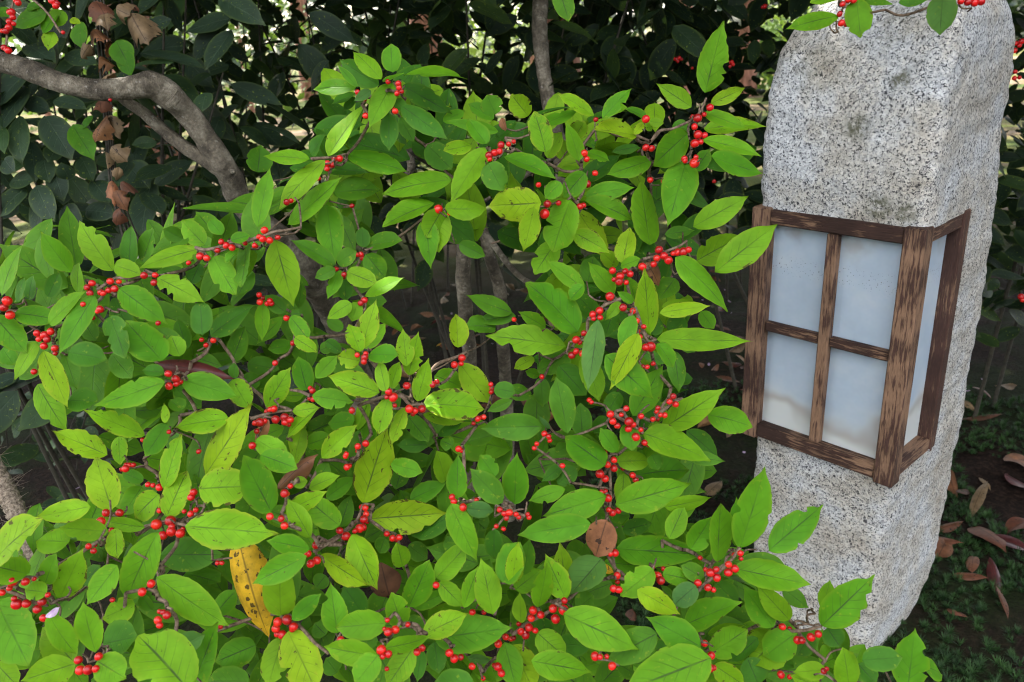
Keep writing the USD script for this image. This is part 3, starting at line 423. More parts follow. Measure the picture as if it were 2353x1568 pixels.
# ------------------------------------------------------------------ the two berry shrubs
# every record: base x y, tip x y, width, tone, layer - in picture tiles of 1766 px per 1000 photo px
TILE = {'A': (0, 0), 'B': (1000, 0), 'C': (2000, 0), 'D': (2997, 0), 'E': (0, 888), 'F': (1000, 888), 'G': (2000, 888), 'H': (2997, 888), 'I': (0, 1776), 'J': (1000, 1776), 'K': (2000, 1776), 'L': (2997, 1776)}
LEAVES = {
'B': """862 550 665 350 130 g 0;940 500 928 300 145 g 1;1020 520 1455 540 150 g 0;690 605 390 615 135 g 0;700 600 557 445 60 g 0;850 590 570 410 150 d 1;870 560 1020 505 60 g 0;940 575 774 890 165 g 0;1010 590 1350 785 150 d 1;1000 730 1325 965 160 d 0;915 780 915 1045 140 d 0;990 810 1090 985 110 d 1;495 1080 755 708 165 g 0;950 690 1035 760 90 d 0;790 625 670 700 70 b 0;690 650 520 720 110 d 1;680 670 600 770 70 d 1;610 1065 1050 1185 165 g 0;475 1105 150 1445 165 g 0;215 1550 600 1215 180 g 0;480 1160 780 1190 120 d 1;530 1330 860 1310 180 d 1;370 1100 40 1075 120 g 0;380 1070 475 930 130 d 1;10 1565 95 1155 160 g 0;10 1190 30 1000 150 d 1;470 1440 580 1620 180 d 1;1345 1240 862 1338 190 g 0;1230 1400 868 1560 160 g 0;1580 1020 1335 1410 190 g 0;1480 1000 1290 1040 120 y 0;1590 995 1460 820 130 g 0;1670 910 1290 830 90 g 0;1650 790 1590 655 160 g 1;1640 820 1460 715 110 g 1;1180 1000 1350 1170 180 d 1;1600 1125 1700 1320 180 d 0;1280 1450 1170 1640 170 g 0;1300 1440 1590 1440 160 g 0;1290 840 1440 760 100 g 1;570 1440 640 1290 90 d 1""",
'C': """1330 640 1455 145 215 g 0;1235 740 990 575 135 g 0;1365 715 1610 605 100 y 0;1325 775 1630 890 125 g 0;1320 890 1760 870 150 y 1;1310 965 1720 1075 140 g 0;1370 1080 1740 1205 175 g 0;1260 1180 1360 1030 110 g 1;1200 1110 1070 1565 245 g 0;1210 920 965 1145 200 g 0;960 1100 640 1210 160 g 0;850 935 565 890 175 y 0;620 820 825 605 115 g 0;560 800 310 645 120 y 0;165 880 480 745 125 g 0;230 1050 150 765 170 y 0;240 1090 340 910 120 y 1;460 1110 370 840 135 g 0;-60 1080 303 1230 150 g 0;110 800 -10 650 150 y 0;430 950 500 835 130 y 1;920 810 780 750 90 g 1;905 850 835 930 60 y 0;920 850 960 905 55 y 0;945 840 1045 850 65 g 0;520 1055 670 1110 95 g 0;500 1190 350 1365 150 g 0;460 1160 310 1220 100 g 1;335 1260 225 1370 130 g 0;500 1350 850 1290 140 g 0;500 1375 828 1515 150 g 0;950 1690 885 1250 210 g 0;1245 1565 1633 1350 175 g 0;200 1400 -165 1420 230 y 0;400 1380 278 1740 230 g 0;440 1440 669 1800 160 y 1;1150 1110 1000 1200 90 y 1;870 1010 680 1050 80 d 1;320 -80 390 150 150 d 0;1000 1250 990 1380 90 d 1;560 960 500 1000 80 g 1;1010 1150 1250 1180 90 d 1;620 780 790 740 120 g 1;760 1080 560 1240 120 d 2;1100 870 1230 900 110 d 1""",
'D': """490 110 125 200 130 g 0;610 0 640 262 195 g 0;500 -40 290 20 130 g 0;620 -10 860 30 110 d 1;1210 -60 1185 245 205 b 0;900 20 1110 0 80 d 1""",
'E': """10 480 170 90 190 g 0;490 310 278 25 165 g 0;780 300 540 -50 190 g 0;890 260 905 -10 155 d 0;980 240 1060 0 140 d 0;1370 150 945 285 150 g 0;790 260 978 325 130 g 0;540 460 545 240 135 g 0;200 500 230 330 110 d 1;330 480 410 310 110 d 1;120 520 170 340 90 d 1;105 590 390 635 145 g 0;335 665 590 435 160 g 0;650 470 400 885 190 g 0;820 420 1157 670 190 g 0;1085 345 1415 520 170 g 0;800 480 880 720 140 d 1;760 610 865 905 210 d 0;1120 920 865 645 200 g 0;1240 890 1180 745 115 g 0;1290 840 1220 620 115 d 1;1395 740 1380 500 170 d 0;1450 745 1760 530 170 d 0;470 860 735 910 165 d 0;770 870 910 1040 150 d 1;250 790 100 1050 150 g 0;300 850 470 1250 190 y 0;260 1080 465 1415 180 g 1;470 1190 680 1200 160 d 1;1140 1065 650 1230 190 g 0;1255 1050 1660 1175 180 g 0;1210 1110 1390 1250 130 d 1;1600 1050 1720 1250 150 y 0;1000 1435 570 1255 140 y 0;740 1570 355 1400 150 y 0;1580 1320 1190 1380 170 y 0;1420 1700 1735 1215 260 y 0;1150 1355 1000 1580 150 g 0;1140 1350 1130 1210 65 y 0;1130 1800 1250 1420 190 y 0;820 1440 830 1640 115 y 1;1470 200 1625 470 175 g 0;1700 110 1665 415 165 d 0;1590 90 1725 55 85 g 0;1410 120 1250 -50 150 g 0;1260 80 1125 10 110 d 1;1530 50 1440 -60 90 g 0;1380 250 1310 400 120 d 1;1260 290 1060 320 80 d 1;1640 170 1550 240 80 g 0;1720 290 1640 480 160 d 2;1600 920 1690 680 150 d 0;1270 830 1070 690 110 d 1;1330 890 1540 960 110 d 1;1130 1000 980 985 80 d 0;1120 1050 900 1040 70 d 1;-50 600 188 870 170 g 0;20 830 100 950 130 g 1;1620 1040 1615 930 80 d 0;1660 1090 1800 1030 130 d 1;1260 1260 1170 1190 80 d 0;450 880 530 1120 130 d 1;1330 780 1400 660 90 d 2;660 780 560 620 120 d 2;980 880 900 740 120 d 2;1150 1420 1300 1560 140 d 1""",
'F': """130 85 258 548 225 g 0;484 -158 545 262 190 g 0;540 260 238 85 130 d 0;560 250 690 160 130 d 0;740 140 730 -5 100 d 0;760 130 1005 85 145 d 0;755 185 890 350 150 d 0;625 305 835 390 145 g 0;580 295 490 500 100 g 0;545 285 405 350 95 d 0;610 360 620 510 115 d 1;745 475 1020 345 110 g 0;770 500 900 510 90 g 1;655 520 490 630 120 g 0;700 515 660 650 105 g 0;725 840 830 490 155 y 0;715 860 640 665 110 y 0;745 835 893 660 120 g 1;600 700 485 640 90 d 1;235 615 370 790 130 g 0;50 510 40 785 130 g 0;185 615 0 810 110 g 1;200 585 60 470 110 d 0;255 810 80 840 105 g 1;265 760 420 860 100 y 0;290 555 320 370 80 d 1;240 600 310 590 70 d 0;-60 940 160 980 140 d 1;150 1030 -20 1110 140 d 1;70 1240 240 960 170 y 0;350 1125 290 890 140 g 0;410 1040 560 880 120 g 0;715 920 560 890 140 y 0;775 880 985 880 130 g 0;1040 960 1010 695 130 y 0;1050 1020 1120 715 145 y 0;1110 1200 1190 900 140 y 0;895 1130 850 925 110 g 0;930 1110 990 925 100 y 0;850 1140 490 1020 175 y 0;1150 1220 1577 1250 200 y 0;1230 1020 1420 1100 160 g 1;1400 935 1622 1225 175 y 0;1390 830 1378 595 130 y 0;385 1160 672 1205 145 g 0;330 1155 185 1165 90 g 1;910 1185 840 1430 140 y 0;1030 1240 930 1500 115 y 0;700 1400 770 1180 110 g 1;790 1500 760 1220 120 g 1;1045 1300 1190 1480 130 d 1;680 1330 495 1350 130 g 1;450 1590 700 1355 150 y 0;215 1440 440 1240 130 y 0;250 1270 440 1240 100 y 0;0 1460 230 1600 150 g 0;260 1640 335 1340 150 y 1;345 1500 520 1440 130 g 1;735 1905 905 1375 260 y 0;1766 590 1440 465 130 d 1;1790 610 1500 650 110 d 1;1650 690 1440 680 140 d 1;1170 -60 1205 295 165 g 0;1250 -120 1260 175 195 g 0;1400 110 1580 200 110 d 1;1970 1370 1535 1385 190 d 0;1640 1430 1425 1490 110 d 1;1640 1110 1790 1140 120 d 0;1766 1190 1590 1270 80 d 0;1270 1470 1360 1510 80 g 1;1180 1500 960 1500 110 d 1;1250 1440 1430 1340 70 d 1;1150 1290 1440 1340 100 y 1;900 1290 1010 1400 110 d 2;620 1240 560 1330 90 d 2;330 1240 300 1100 120 d 2;440 850 540 800 90 d 1;480 780 590 860 90 d 1""",
'G': """450 720 95 375 250 g 0;370 820 -186 745 210 g 0;230 690 40 580 110 g 1;590 635 520 1135 155 b 0;870 730 670 1125 150 y 0;835 605 740 850 120 g 0;945 735 910 280 180 y 0;995 770 1657 785 165 g 0;1015 590 1365 540 110 y 0;1030 550 1300 520 90 g 1;1125 205 1490 580 200 g 0;1270 230 1600 50 200 g 1;1395 310 1830 -25 220 g 0;760 250 810 0 140 y 0;720 270 610 160 110 y 1;745 270 885 215 85 g 0;705 455 520 235 130 g 0;500 430 228 222 130 g 0;490 400 395 505 100 g 0;520 380 560 200 160 d 1;410 30 680 180 150 y 0;150 -140 75 172 150 y 0;300 100 150 325 170 g 1;950 205 930 70 100 d 1;830 170 880 20 90 d 1;1050 50 1260 20 90 d 1;855 530 800 340 110 g 1;745 515 635 645 80 g 0;600 640 440 460 150 d 1;830 520 720 440 70 g 0;1120 350 1010 500 140 d 1;960 740 1010 620 120 d 1;1300 580 1390 700 110 g 1;1000 800 1110 970 130 g 0;900 860 1050 940 90 d 1;830 1300 1040 950 190 g 1;640 880 975 1185 230 g 0;500 880 600 1210 170 g 1;1110 850 1150 1140 140 d 1;320 950 510 1160 180 d 1;400 870 170 1000 150 d 1;150 900 10 975 90 y 0;380 1420 300 1025 180 d 0;200 1035 210 1240 120 d 1;190 1020 90 990 70 g 1;480 1440 470 1210 150 d 1;1030 1390 1470 1108 200 g 0;1345 1290 1660 1375 180 g 0;905 1420 1370 1608 210 g 0;790 1350 830 1540 150 g 0;720 1545 605 1385 120 g 0;640 1640 365 1440 200 g 0;300 1550 400 1500 100 g 1;-20 1100 135 1180 120 d 1;640 1300 560 1420 110 d 1;1200 1400 1430 1600 160 d 1;260 1390 180 1300 35 b 0;200 1568 230 1455 80 d 1;740 1140 650 1280 130 d 1;700 560 640 760 140 d 2;1180 620 1080 740 130 d 2;480 560 560 500 110 d 2;1180 760 1260 860 130 d 2;960 1330 1040 1240 110 d 2""",
'I': """770 380 660 10 220 y 0;625 355 245 430 155 y 0;-60 760 290 440 260 y 0;745 530 405 500 160 g 0;480 600 250 590 140 g 1;1000 500 645 440 100 g 0;800 505 810 720 145 y 0;1095 270 930 440 185 y 0;1150 425 1290 110 200 y 0;1370 235 1742 215 250 y 0;1275 490 1930 545 270 y 0;1090 530 850 1050 240 g 0;810 760 590 1045 190 g 0;1100 690 1550 690 220 d 1;1080 840 1570 1180 260 g 0;410 1000 575 640 200 y 0;310 890 390 680 150 g 0;325 950 170 930 115 g 0;200 820 -60 760 140 g 0;-30 1000 200 1460 300 g 0;340 1100 528 1380 210 g 0;660 1360 570 1005 195 g 0;710 1300 950 1250 220 d 1;1300 1620 950 1240 290 g 0;1330 1600 1500 1150 220 g 0;1170 1350 1415 1235 150 b 0;510 1430 290 1190 200 g 1;520 1440 140 1560 220 g 0;670 1420 870 1540 190 g 0;-40 1420 130 1600 180 g 1;930 1030 700 1130 170 y 1;1766 1310 1480 1430 190 g 1;1720 1560 1420 1560 190 d 1;1480 1100 1630 930 140 g 1;570 890 690 760 130 d 1;1280 810 1520 880 130 d 2;990 180 840 120 90 g 1;980 220 840 420 160 g 1;1050 1070 970 960 120 d 1;1440 330 1310 270 110 d 1;640 700 560 620 120 d 1;600 520 690 300 160 g 1;1080 1560 930 1480 160 d 1;880 900 980 1010 140 d 2""",
'J': """105 395 -92 0 200 g 0;375 575 215 300 155 g 0;575 490 345 300 160 g 0;580 500 655 270 130 d 1;185 400 492 250 130 y 0;365 230 577 140 110 g 0;480 300 690 150 120 g 1;780 440 1322 400 240 y 0;1330 430 1070 560 160 d 1;1340 335 1520 730 185 g 0;1385 300 1390 -10 155 g 0;1300 185 1240 -30 120 g 1;1700 330 1470 90 170 d 0;1060 310 1320 190 130 g 1;1450 370 1640 385 120 b 0;1780 340 1800 -20 190 g 0;170 1110 165 735 245 g 0;370 650 70 590 165 g 0;350 700 -30 890 180 g 0;445 690 778 905 190 y 0;660 545 838 935 215 y 0;1050 1050 1196 728 190 g 0;1005 1185 930 950 160 g 0;1010 770 970 605 125 g 0;1240 850 1450 625 155 g 0;1260 875 1430 1050 130 g 0;1430 1055 1532 765 120 g 0;1630 1100 1550 710 190 g 0;560 1230 510 870 180 g 0;245 1135 452 955 120 g 0;740 1100 600 900 170 d 1;895 1160 545 1190 190 g 0;1060 1060 1345 935 110 g 1;1150 1240 1462 1090 170 y 0;1225 1265 1768 1190 235 g 0;890 1330 1208 1250 145 g 0;840 1390 458 1320 185 g 0;840 1380 680 1580 180 g 0;1080 1335 900 1600 180 g 0;220 1215 420 1640 260 y 0;185 1260 80 1600 200 g 0;1710 1290 1800 1640 180 g 0;1500 1600 1230 1560 200 d 0;1230 1290 1260 1510 140 d 1;1140 1330 1110 1570 110 d 1;840 1280 690 1290 100 d 1;1610 1420 1450 1390 90 b 0;1700 880 1820 600 190 g 0;930 60 1150 120 130 g 0;1640 510 1640 720 130 d 1;1650 150 1540 0 130 g 1;30 0 285 95 150 g 0;255 200 355 180 85 g 0;890 570 850 680 110 d 1;480 830 410 920 120 d 2;1050 620 1180 720 130 d 2;1080 930 1200 820 130 d 2;480 1240 400 1160 120 d 2;300 480 180 560 120 d 2;1010 80 960 240 130 d 2;420 170 500 60 110 d 1;560 1500 480 1400 130 d 2;1380 680 1310 560 110 d 2""",
'K': """650 285 202 425 205 g 0;365 235 105 320 110 g 1;540 470 30 555 190 g 0;710 345 1237 195 225 g 0;770 120 750 388 120 y 0;720 45 957 40 125 g 0;1050 360 1387 290 115 g 0;1080 580 1188 345 140 g 0;1230 650 1372 428 170 g 0;1415 740 1435 330 200 g 0;1570 645 1745 72 260 g 0;1560 640 1545 290 130 g 1;720 645 1352 690 205 g 0;370 1000 225 680 180 y 0;360 1000 330 600 170 y 1;180 1050 240 740 150 g 0;615 715 400 965 190 b 0;20 930 200 790 150 g 1;630 740 950 770 110 g 1;975 790 745 975 165 g 0;1035 820 1215 860 115 g 0;1315 850 1165 760 120 d 0;1265 900 1110 1040 145 b 0;860 930 1157 1100 170 y 0;1175 1180 1582 1010 150 g 0;1300 1325 918 1115 210 g 0;350 1095 882 1347 240 g 0;450 1060 560 970 150 g 1;1400 880 1560 1030 150 d 1;1800 1190 1588 903 190 g 0;1370 1370 1622 1200 190 g 0;1345 1240 1610 1170 110 g 1;1690 1260 1493 1425 140 d 0;1850 1250 1648 1445 200 g 0;1370 1400 740 1640 300 g 0;1000 1230 662 1412 190 d 1;530 1320 288 1300 170 d 1;170 1225 372 1402 170 g 0;130 1420 552 1500 200 g 0;0 1310 150 1640 200 y 0;1230 1340 965 1330 130 d 1;1390 1450 1600 1590 170 y 0;720 1440 840 1510 110 g 1;200 1120 250 1290 130 d 1;60 1160 50 950 100 g 0;690 880 500 960 130 d 1;340 75 195 190 90 d 1;310 200 450 85 120 d 1;960 0 1010 105 120 d 0;850 140 1222 100 170 g 1;1200 10 1470 45 100 d 1;690 400 810 430 130 d 1;760 520 960 470 110 d 1;0 890 40 600 130 y 0;80 830 120 570 120 d 1;1620 1400 1700 1600 200 d 0;560 330 500 200 130 d 2;900 540 1000 650 120 d 2;1330 960 1430 1060 130 d 2;1130 700 1240 740 110 d 2;980 150 900 250 130 d 2""",
'L': """5 660 390 338 205 g 0;370 1180 742 822 235 g 0;375 1060 430 858 110 g 1;100 920 285 1057 120 d 1;410 1190 500 1327 160 d 1;180 1240 -30 1390 200 g 0;300 1225 200 1390 130 d 1;650 1415 932 1395 155 d 0;960 1640 1015 1190 225 g 0;1060 1450 1200 1512 110 g 1;560 1600 520 1328 190 g 0;620 1440 750 1580 130 d 1;405 1480 170 1500 110 g 0;370 1600 150 1520 120 y 0;150 1140 -80 890 160 g 0;-240 780 297 895 180 g 0;60 1400 180 1470 100 d 1"""}
BERRIES = {
'D': "515 30 20;495 98 20;508 160 24;540 170 14;1330 10 22;1380 15 25;1425 20 25;1470 12 28;1240 0 20;555 0 22;590 2 22",
'B': "908 565 16;980 578 22;985 605 20;970 645 20;1000 632 12;958 768 22;935 745 12;755 800 24;700 638 22;750 685 12;575 1095 24;538 1102 18;490 1128 22;523 1138 20;488 1165 18;430 1230 12;210 1395 22;240 1385 18;660 1420 12;1255 1443 30;1335 1470 20;1605 1072 26;1642 1055 24;1675 1045 24;1688 1000 24;1740 995 18;1610 1100 18;1435 1280 16",
'C': "1362 742 26;1277 815 30;1240 805 16;1255 875 24;1322 790 14;1280 930 28;1325 935 24;1258 990 32;1298 980 20;1185 1095 22;1256 1125 34;1265 1085 18;1190 1110 18;920 822 26;920 1018 26;960 1025 24;575 825 14;495 1058 26;512 1098 20;475 1050 14;570 1195 20;518 1270 24;950 1242 22;1040 1250 18;222 1475 32;240 1408 26;318 1400 20;465 1425 24;488 1418 22;180 1275 18;8 978 14",
'E': "50 507 32;28 552 26;70 605 30;635 385 22;620 455 22;600 415 20;572 530 18;760 372 24;820 375 18;695 450 24;712 455 22;748 435 22;790 424 25;993 332 26;1070 330 20;1062 381 25;690 565 25;672 580 18;640 625 12;350 718 26;255 730 24;310 745 28;325 772 24;303 818 26;270 770 22;378 835 22;235 995 20;382 870 16;1380 200 26;1425 212 22;1460 230 16;1300 245 15;1525 100 20;1560 125 24;1600 140 22;1500 160 20;1690 110 16;1755 125 18;1470 780 20;1420 812 14;1390 775 12;1160 1010 27;1210 1045 26;1165 1095 27;1215 1080 20;1242 1065 22;1640 1060 18;1090 660 14;1755 1350 18;1740 1505 25;1165 1410 10;1370 1545 12;985 1465 10",
'F': "57 20 25;45 80 25;92 90 25;148 70 20;20 65 18;0 130 15;722 187 22;700 190 14;730 213 12;605 325 20;598 345 16;552 287 12;745 503 24;720 522 20;208 626 22;253 798 20;130 935 20;20 465 20;50 488 16;25 515 25;95 507 22;75 525 18;105 525 20;697 880 20;755 870 18;748 895 26;742 925 24;387 1125 24;372 1108 16;395 1185 22;370 1180 14;660 1262 22;912 1132 26;945 1172 32;900 1170 18;955 1228 16;1038 1092 26;1056 1252 28;1093 1265 26;1142 1252 28;1080 1285 16;1418 900 26;1366 947 26;1412 940 20;1214 1085 24;1245 1065 20;1617 1082 18;1620 1110 16;1620 1135 14;1527 1320 22;1568 1307 18;1550 1310 14;1498 1350 12;122 1252 26;95 1255 20;70 1270 16;25 1345 32;60 1335 18;134 1325 28;195 1308 28;198 1345 24;235 1328 26;225 1360 16;3 1405 20;700 1510 22;755 1490 24;620 1565 20;1395 1527 24;1415 1540 16;700 1540 16",
'G': "690 298 26;742 338 28;735 375 26;812 322 24;780 300 20;785 380 20;700 360 18;775 305 20;672 476 32;1010 155 28;1045 197 28;995 213 24;1077 228 28;973 255 22;895 272 28;1140 172 26;1178 168 30;1215 155 24;1110 180 18;763 553 26;830 577 22;858 645 22;905 685 18;868 715 16;600 575 26;553 600 24;605 622 22;560 630 20;493 730 22;440 775 28;440 855 24;410 882 28;485 870 24;465 795 14;918 828 28;952 823 34;880 755 18;820 760 14;900 960 16;930 962 18;970 940 12;675 1288 28;692 1336 24;723 1368 24;750 1292 18;803 1338 30;833 1360 22;800 1388 26;885 1395 18;785 1248 22;887 1302 20;850 1445 30;890 1410 16;910 1485 24;940 1500 14;1108 1165 22;1083 1202 22;1125 1220 24;1003 1245 18;995 1270 14;968 1323 20;1020 1293 18;1050 1295 20;998 1322 12;220 1422 20;250 1442 20;258 1470 14;150 1522 16;168 1492 12;530 1190 14;545 1205 16;203 1030 10;12 635 18;637 1550 10",
'I': "85 875 32;175 875 28;65 920 20;15 950 22;115 1030 36;97 990 20;182 1025 28;235 855 16;330 965 18;290 1010 30;257 1063 28;300 1125 24;730 400 26;825 400 26;695 460 32;770 520 20;1020 205 20;1055 210 18;1100 225 25;1335 258 24;1318 292 28;1100 385 18;1078 480 34;1175 455 34;1180 530 34;1243 542 32;1122 557 34;1185 495 24;1260 510 14;1350 380 18;1315 408 22;1270 390 12;610 630 20;645 662 20;655 620 14;1042 888 30;980 945 30;1100 1080 16;1150 1105 26;1088 1140 28;1125 1085 20;1100 1175 24;540 1415 28;680 1390 26;552 1485 32;608 1482 34;660 1475 26;865 95 24;840 100 14;870 70 12;890 70 14;920 70 14;1500 745 16;1530 745 12;775 1000 14;1520 1185 10",
'J': "235 215 20;195 265 28;215 270 14;95 425 24;172 440 24;195 488 26;752 365 24;725 360 16;757 408 22;742 445 28;765 460 16;712 508 30;738 500 24;680 525 18;575 522 26;620 562 34;412 622 28;355 680 28;376 750 30;418 728 28;900 545 20;940 575 24;985 570 24;965 585 16;1350 290 22;1363 322 24;1427 362 26;1678 378 22;1710 405 20;1745 398 24;1725 435 20;1655 492 12;1705 510 14;1240 898 24;1258 902 14;1490 1085 22;1570 1085 14;1545 1025 12;213 1137 34;148 1152 30;135 1197 28;180 1240 32;258 1185 30;250 1200 24;145 1235 22;910 1220 30;960 1205 28;905 1140 18;885 1200 16;1045 1170 18;582 1275 24;635 1308 10;862 1345 36;912 1373 26;870 1390 20;1108 1360 24;1143 1332 24;1115 1300 16;900 1475 14;1332 1365 28;1365 1405 28;1410 1395 22;1488 1458 24;1665 1460 28;1690 1505 28;1720 1255 24;1668 1302 28;1755 1270 16;1565 1540 16;1640 1450 16;625 85 22;645 75 10;615 10 20;1520 310 10",
'K': "345 75 20;603 132 30;640 165 26;700 93 26;655 68 24;700 35 22;615 258 20;660 300 26;640 250 16;665 380 20;690 400 26;730 385 22;828 140 22;850 173 22;760 95 14;25 410 18;45 430 12;105 410 16;115 430 14;707 676 28;675 682 20;722 832 24;725 875 16;697 922 28;733 930 28;1005 832 26;1022 866 28;985 822 18;1040 785 16;965 778 12;1365 812 28;1410 847 28;1405 790 24;1278 883 28;1348 915 28;1385 930 20;1490 755 24;1488 810 30;1535 785 26;1572 678 20;1575 715 14;1528 690 12;1280 928 14;1330 790 14;358 1005 24;352 1068 34;280 1060 30;297 1132 34;195 1103 28;142 1072 30;130 1125 26;60 1220 26;92 1242 32;115 1190 28;158 1212 22;10 1262 16;45 1165 16;570 1388 30;605 1393 20;650 1390 16;688 1456 28;1325 1300 24;1370 1383 28;1362 1470 30;1390 1468 18;1275 1360 14;1295 710 10",
'L': "100 1185 24;150 1200 14;205 1277 28;235 1278 26;298 1257 30;348 1235 24;90 1515 28;385 1490 20;405 1475 14;150 1530 14"}
TWIGS = ["K 1265 950 1340 880 1430 800 1500 735 1570 640", "K 0 1240 70 1185 140 1140 260 1075 330 1020 365 985", "J 400 665 470 625 560 575 640 510 700 440 735 345", "G 750 490 650 530 590 575 575 630", "G 845 555 870 620 900 710 935 785 990 772",
         "G 900 220 980 200 1060 165 1150 130 1205 90", "K 670 0 672 140 678 250 675 330 650 455", "C 960 970 1010 905 1100 890 1170 860 1240 825 1300 760 1335 680", "C 850 935 940 970", "E 670 430 740 385 800 350 900 350 1030 335 1085 345", "F -60 95 60 55 130 30 210 20 300 0",
         "F 1190 1010 1240 950 1300 920 1390 890 1450 860", "F 950 1160 1010 1170 1060 1220 1150 1220", "I 940 555 990 500 1060 480 1130 460 1260 480 1290 490", "I -30 930 60 940 140 970 240 1020 330 1040", "J 170 1110 220 1140 300 1180 400 1290 500 1370", "F -40 1320 60 1290 150 1270 250 1262", "G 700 1280 750 1320 820 1360 900 1420",
         "G 960 1340 1030 1270 1100 1215 1170 1180", "B 380 1095 480 1090 560 1080 615 1062", "E 1350 140 1420 155 1530 130 1620 100 1720 75", "L 60 1200 180 1215 280 1205 370 1180", "F 370 1160 300 1130 220 1120", "E 1140 1065 1200 1060 1260 1050", "J 500 620 560 620 590 625"]
def tile_px(t, x, y):
    ox, oy = TILE[t]; return (ox + x / 1.766) / 1.69868, (oy + y / 1.766) / 1.69868
MAINPX = 1 / (1.766 * 1.69868)
def shrub_depth(px, py):
    return 0.80 - 0.20 * np.clip(py / PH, 0, 1) - 0.07 * (1 - np.clip(px / PW, 0, 1)) + 0.045 * math.sin(px * 0.011 + 1.3) * math.sin(py * 0.009 + 0.4)
def which(px, py):
    return 'upper' if (py < 455 and px > 470) or (px > 1110 and py < 1000) else 'lower'
up_shrub = thing('berry_shrub', 'tall leafy berry shrub on slender grey stems between bare limb and lantern', 'berry shrub', (0.05, 1.42, 0))
low_shrub = thing('berry_shrub', 'low spreading bright green berry shrub across the foreground, red berries among its leaves', 'berry shrub', (-0.25, 0.95, 0))
over_spray = thing('berry_branch', 'berry branch hanging down in front of the top of the granite post', 'branch', (0.42, 0.80, 1.2))
PAR = {'upper': up_shrub, 'lower': low_shrub, 'over': over_spray}
NODES = {'upper': [], 'lower': [], 'over': []}
TOCAM = -FWD
rl = np.random.default_rng(5)
def leaf_normal(axis, rng, tilt=0.30):
    n = TOCAM * 0.80 + np.array([0, 0, 0.42]) + rng.normal(0, tilt, 3)
    n = n - axis * (n @ axis); return unit(n)
QUEUE = {'upper': [], 'lower': [], 'over': []}
for t, txt in LEAVES.items():
    for rec in txt.split(';'):
        q = rec.split(); bx, by, tx, ty, w = map(float, q[:5]); tone, lay = q[5], int(q[6])
        b, e = tile_px(t, bx, by), tile_px(t, tx, ty); mid = ((b[0] + e[0]) / 2, (b[1] + e[1]) / 2)
        s = 'over' if t == 'D' else which(*mid)
        d = shrub_depth(*mid) + (0, 0.042, 0.08)[lay] + rl.normal(0, 0.006)
        if s == 'over': d = 0.80 + rl.normal(0, 0.01) + 0.02 * lay
        Lw = math.hypot(e[0] - b[0], e[1] - b[1]) * d / FPX
        k = np.clip(rl.normal(0.10, 0.22), -0.35, 0.5) * Lw                # base lies a little deeper than the tip, or the other way round
        B, E_ = at(*b, d + k * 0.5), at(*e, d - k * 0.5)
        ax = unit(E_ - B); n = leaf_normal(ax, rl)
        sd = np.cross(ax, n); f = np.linalg.norm(sd - FWD * (sd @ FWD))
        W = w * 0.99 * MAINPX * d / FPX / max(f, 0.6)
        bites = []
        if rl.random() < (0.24 if tone in 'yg' else 0.12):
            for _ in range(rl.integers(1, 4)): bites.append((rl.uniform(0.25, 0.97), rl.choice([-1, 1]), rl.uniform(0.02, 0.06), rl.uniform(0.15, 0.55)))
        asp = W / Lw
        a_ = 0.52 if asp > 0.55 else rl.uniform(0.64, 0.84); b_ = 0.62 if asp > 0.55 else rl.uniform(0.90, 1.15)
        ms = leaf(B, E_, W, n, rl, rows=26 if bites else 18, cols=6, fold=rl.uniform(0.02, 0.28), droop=rl.uniform(-0.05, 0.16), a=a_, b=b_, bites=bites, curl=rl.uniform(-0.05, 0.12), ragged=0.02, twist=rl.normal(0, 0.2))
        QUEUE[s].append((lay, -Lw, tone, ms))
        if by > -70 or t != 'C': NODES[s].append(B - ax * 0.006 + FWD * 0.016)
for s, items in QUEUE.items():
    items.sort(key=lambda r: (r[0], r[1]))
    for lay, _, tone, ms in items[:300]:
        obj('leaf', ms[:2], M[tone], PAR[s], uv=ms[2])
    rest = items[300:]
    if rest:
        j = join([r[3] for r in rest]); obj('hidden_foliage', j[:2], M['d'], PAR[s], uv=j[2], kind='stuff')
ico = trimesh.creation.icosphere(2)
BQ = {'upper': [], 'lower': [], 'over': []}
for t, txt in BERRIES.items():
    for rec in txt.split(';'):
        x, y, r = map(float, rec.split()); px = tile_px(t, x, y)
        s = 'over' if t == 'D' else which(*px)
        d = shrub_depth(*px) - 0.004 if s != 'over' else 0.795
        if r < 18: d += 0.012
        C = at(*px, d); rad = max(r, 17) * MAINPX * d / FPX * rl.uniform(0.96, 1.12)
        axd = unit(rl.normal(0, 1, 3) + np.array([0, -0.5, -0.6]))
        v = np.array(ico.vertices) * rad
        h = v @ axd
        v = v - np.outer(h * 0.06, axd)                                        # a little flattened, a dimple and calyx at the free end
        v = v - np.outer(np.maximum(h / rad - 0.93, 0) * 5 * rad * 0.5, axd)
        BQ[s].append((-rad, v + C, C, rad))
        NODES[s].append(C + FWD * (rad + 0.010) + rl.normal(0, 0.003, 3))
PEDICEL = {'upper': [], 'lower': [], 'over': []}
for s, items in BQ.items():
    items.sort(key=lambda r: r[0])
    for _, v, C, rad in items[:300]: obj('berry', (v, ico.faces), M['berry'], PAR[s])
    if items[300:]:
        j = join([(v, ico.faces) for _, v, _, _ in items[300:]]); obj('small_berries', j, M['berry'], PAR[s], kind='stuff')
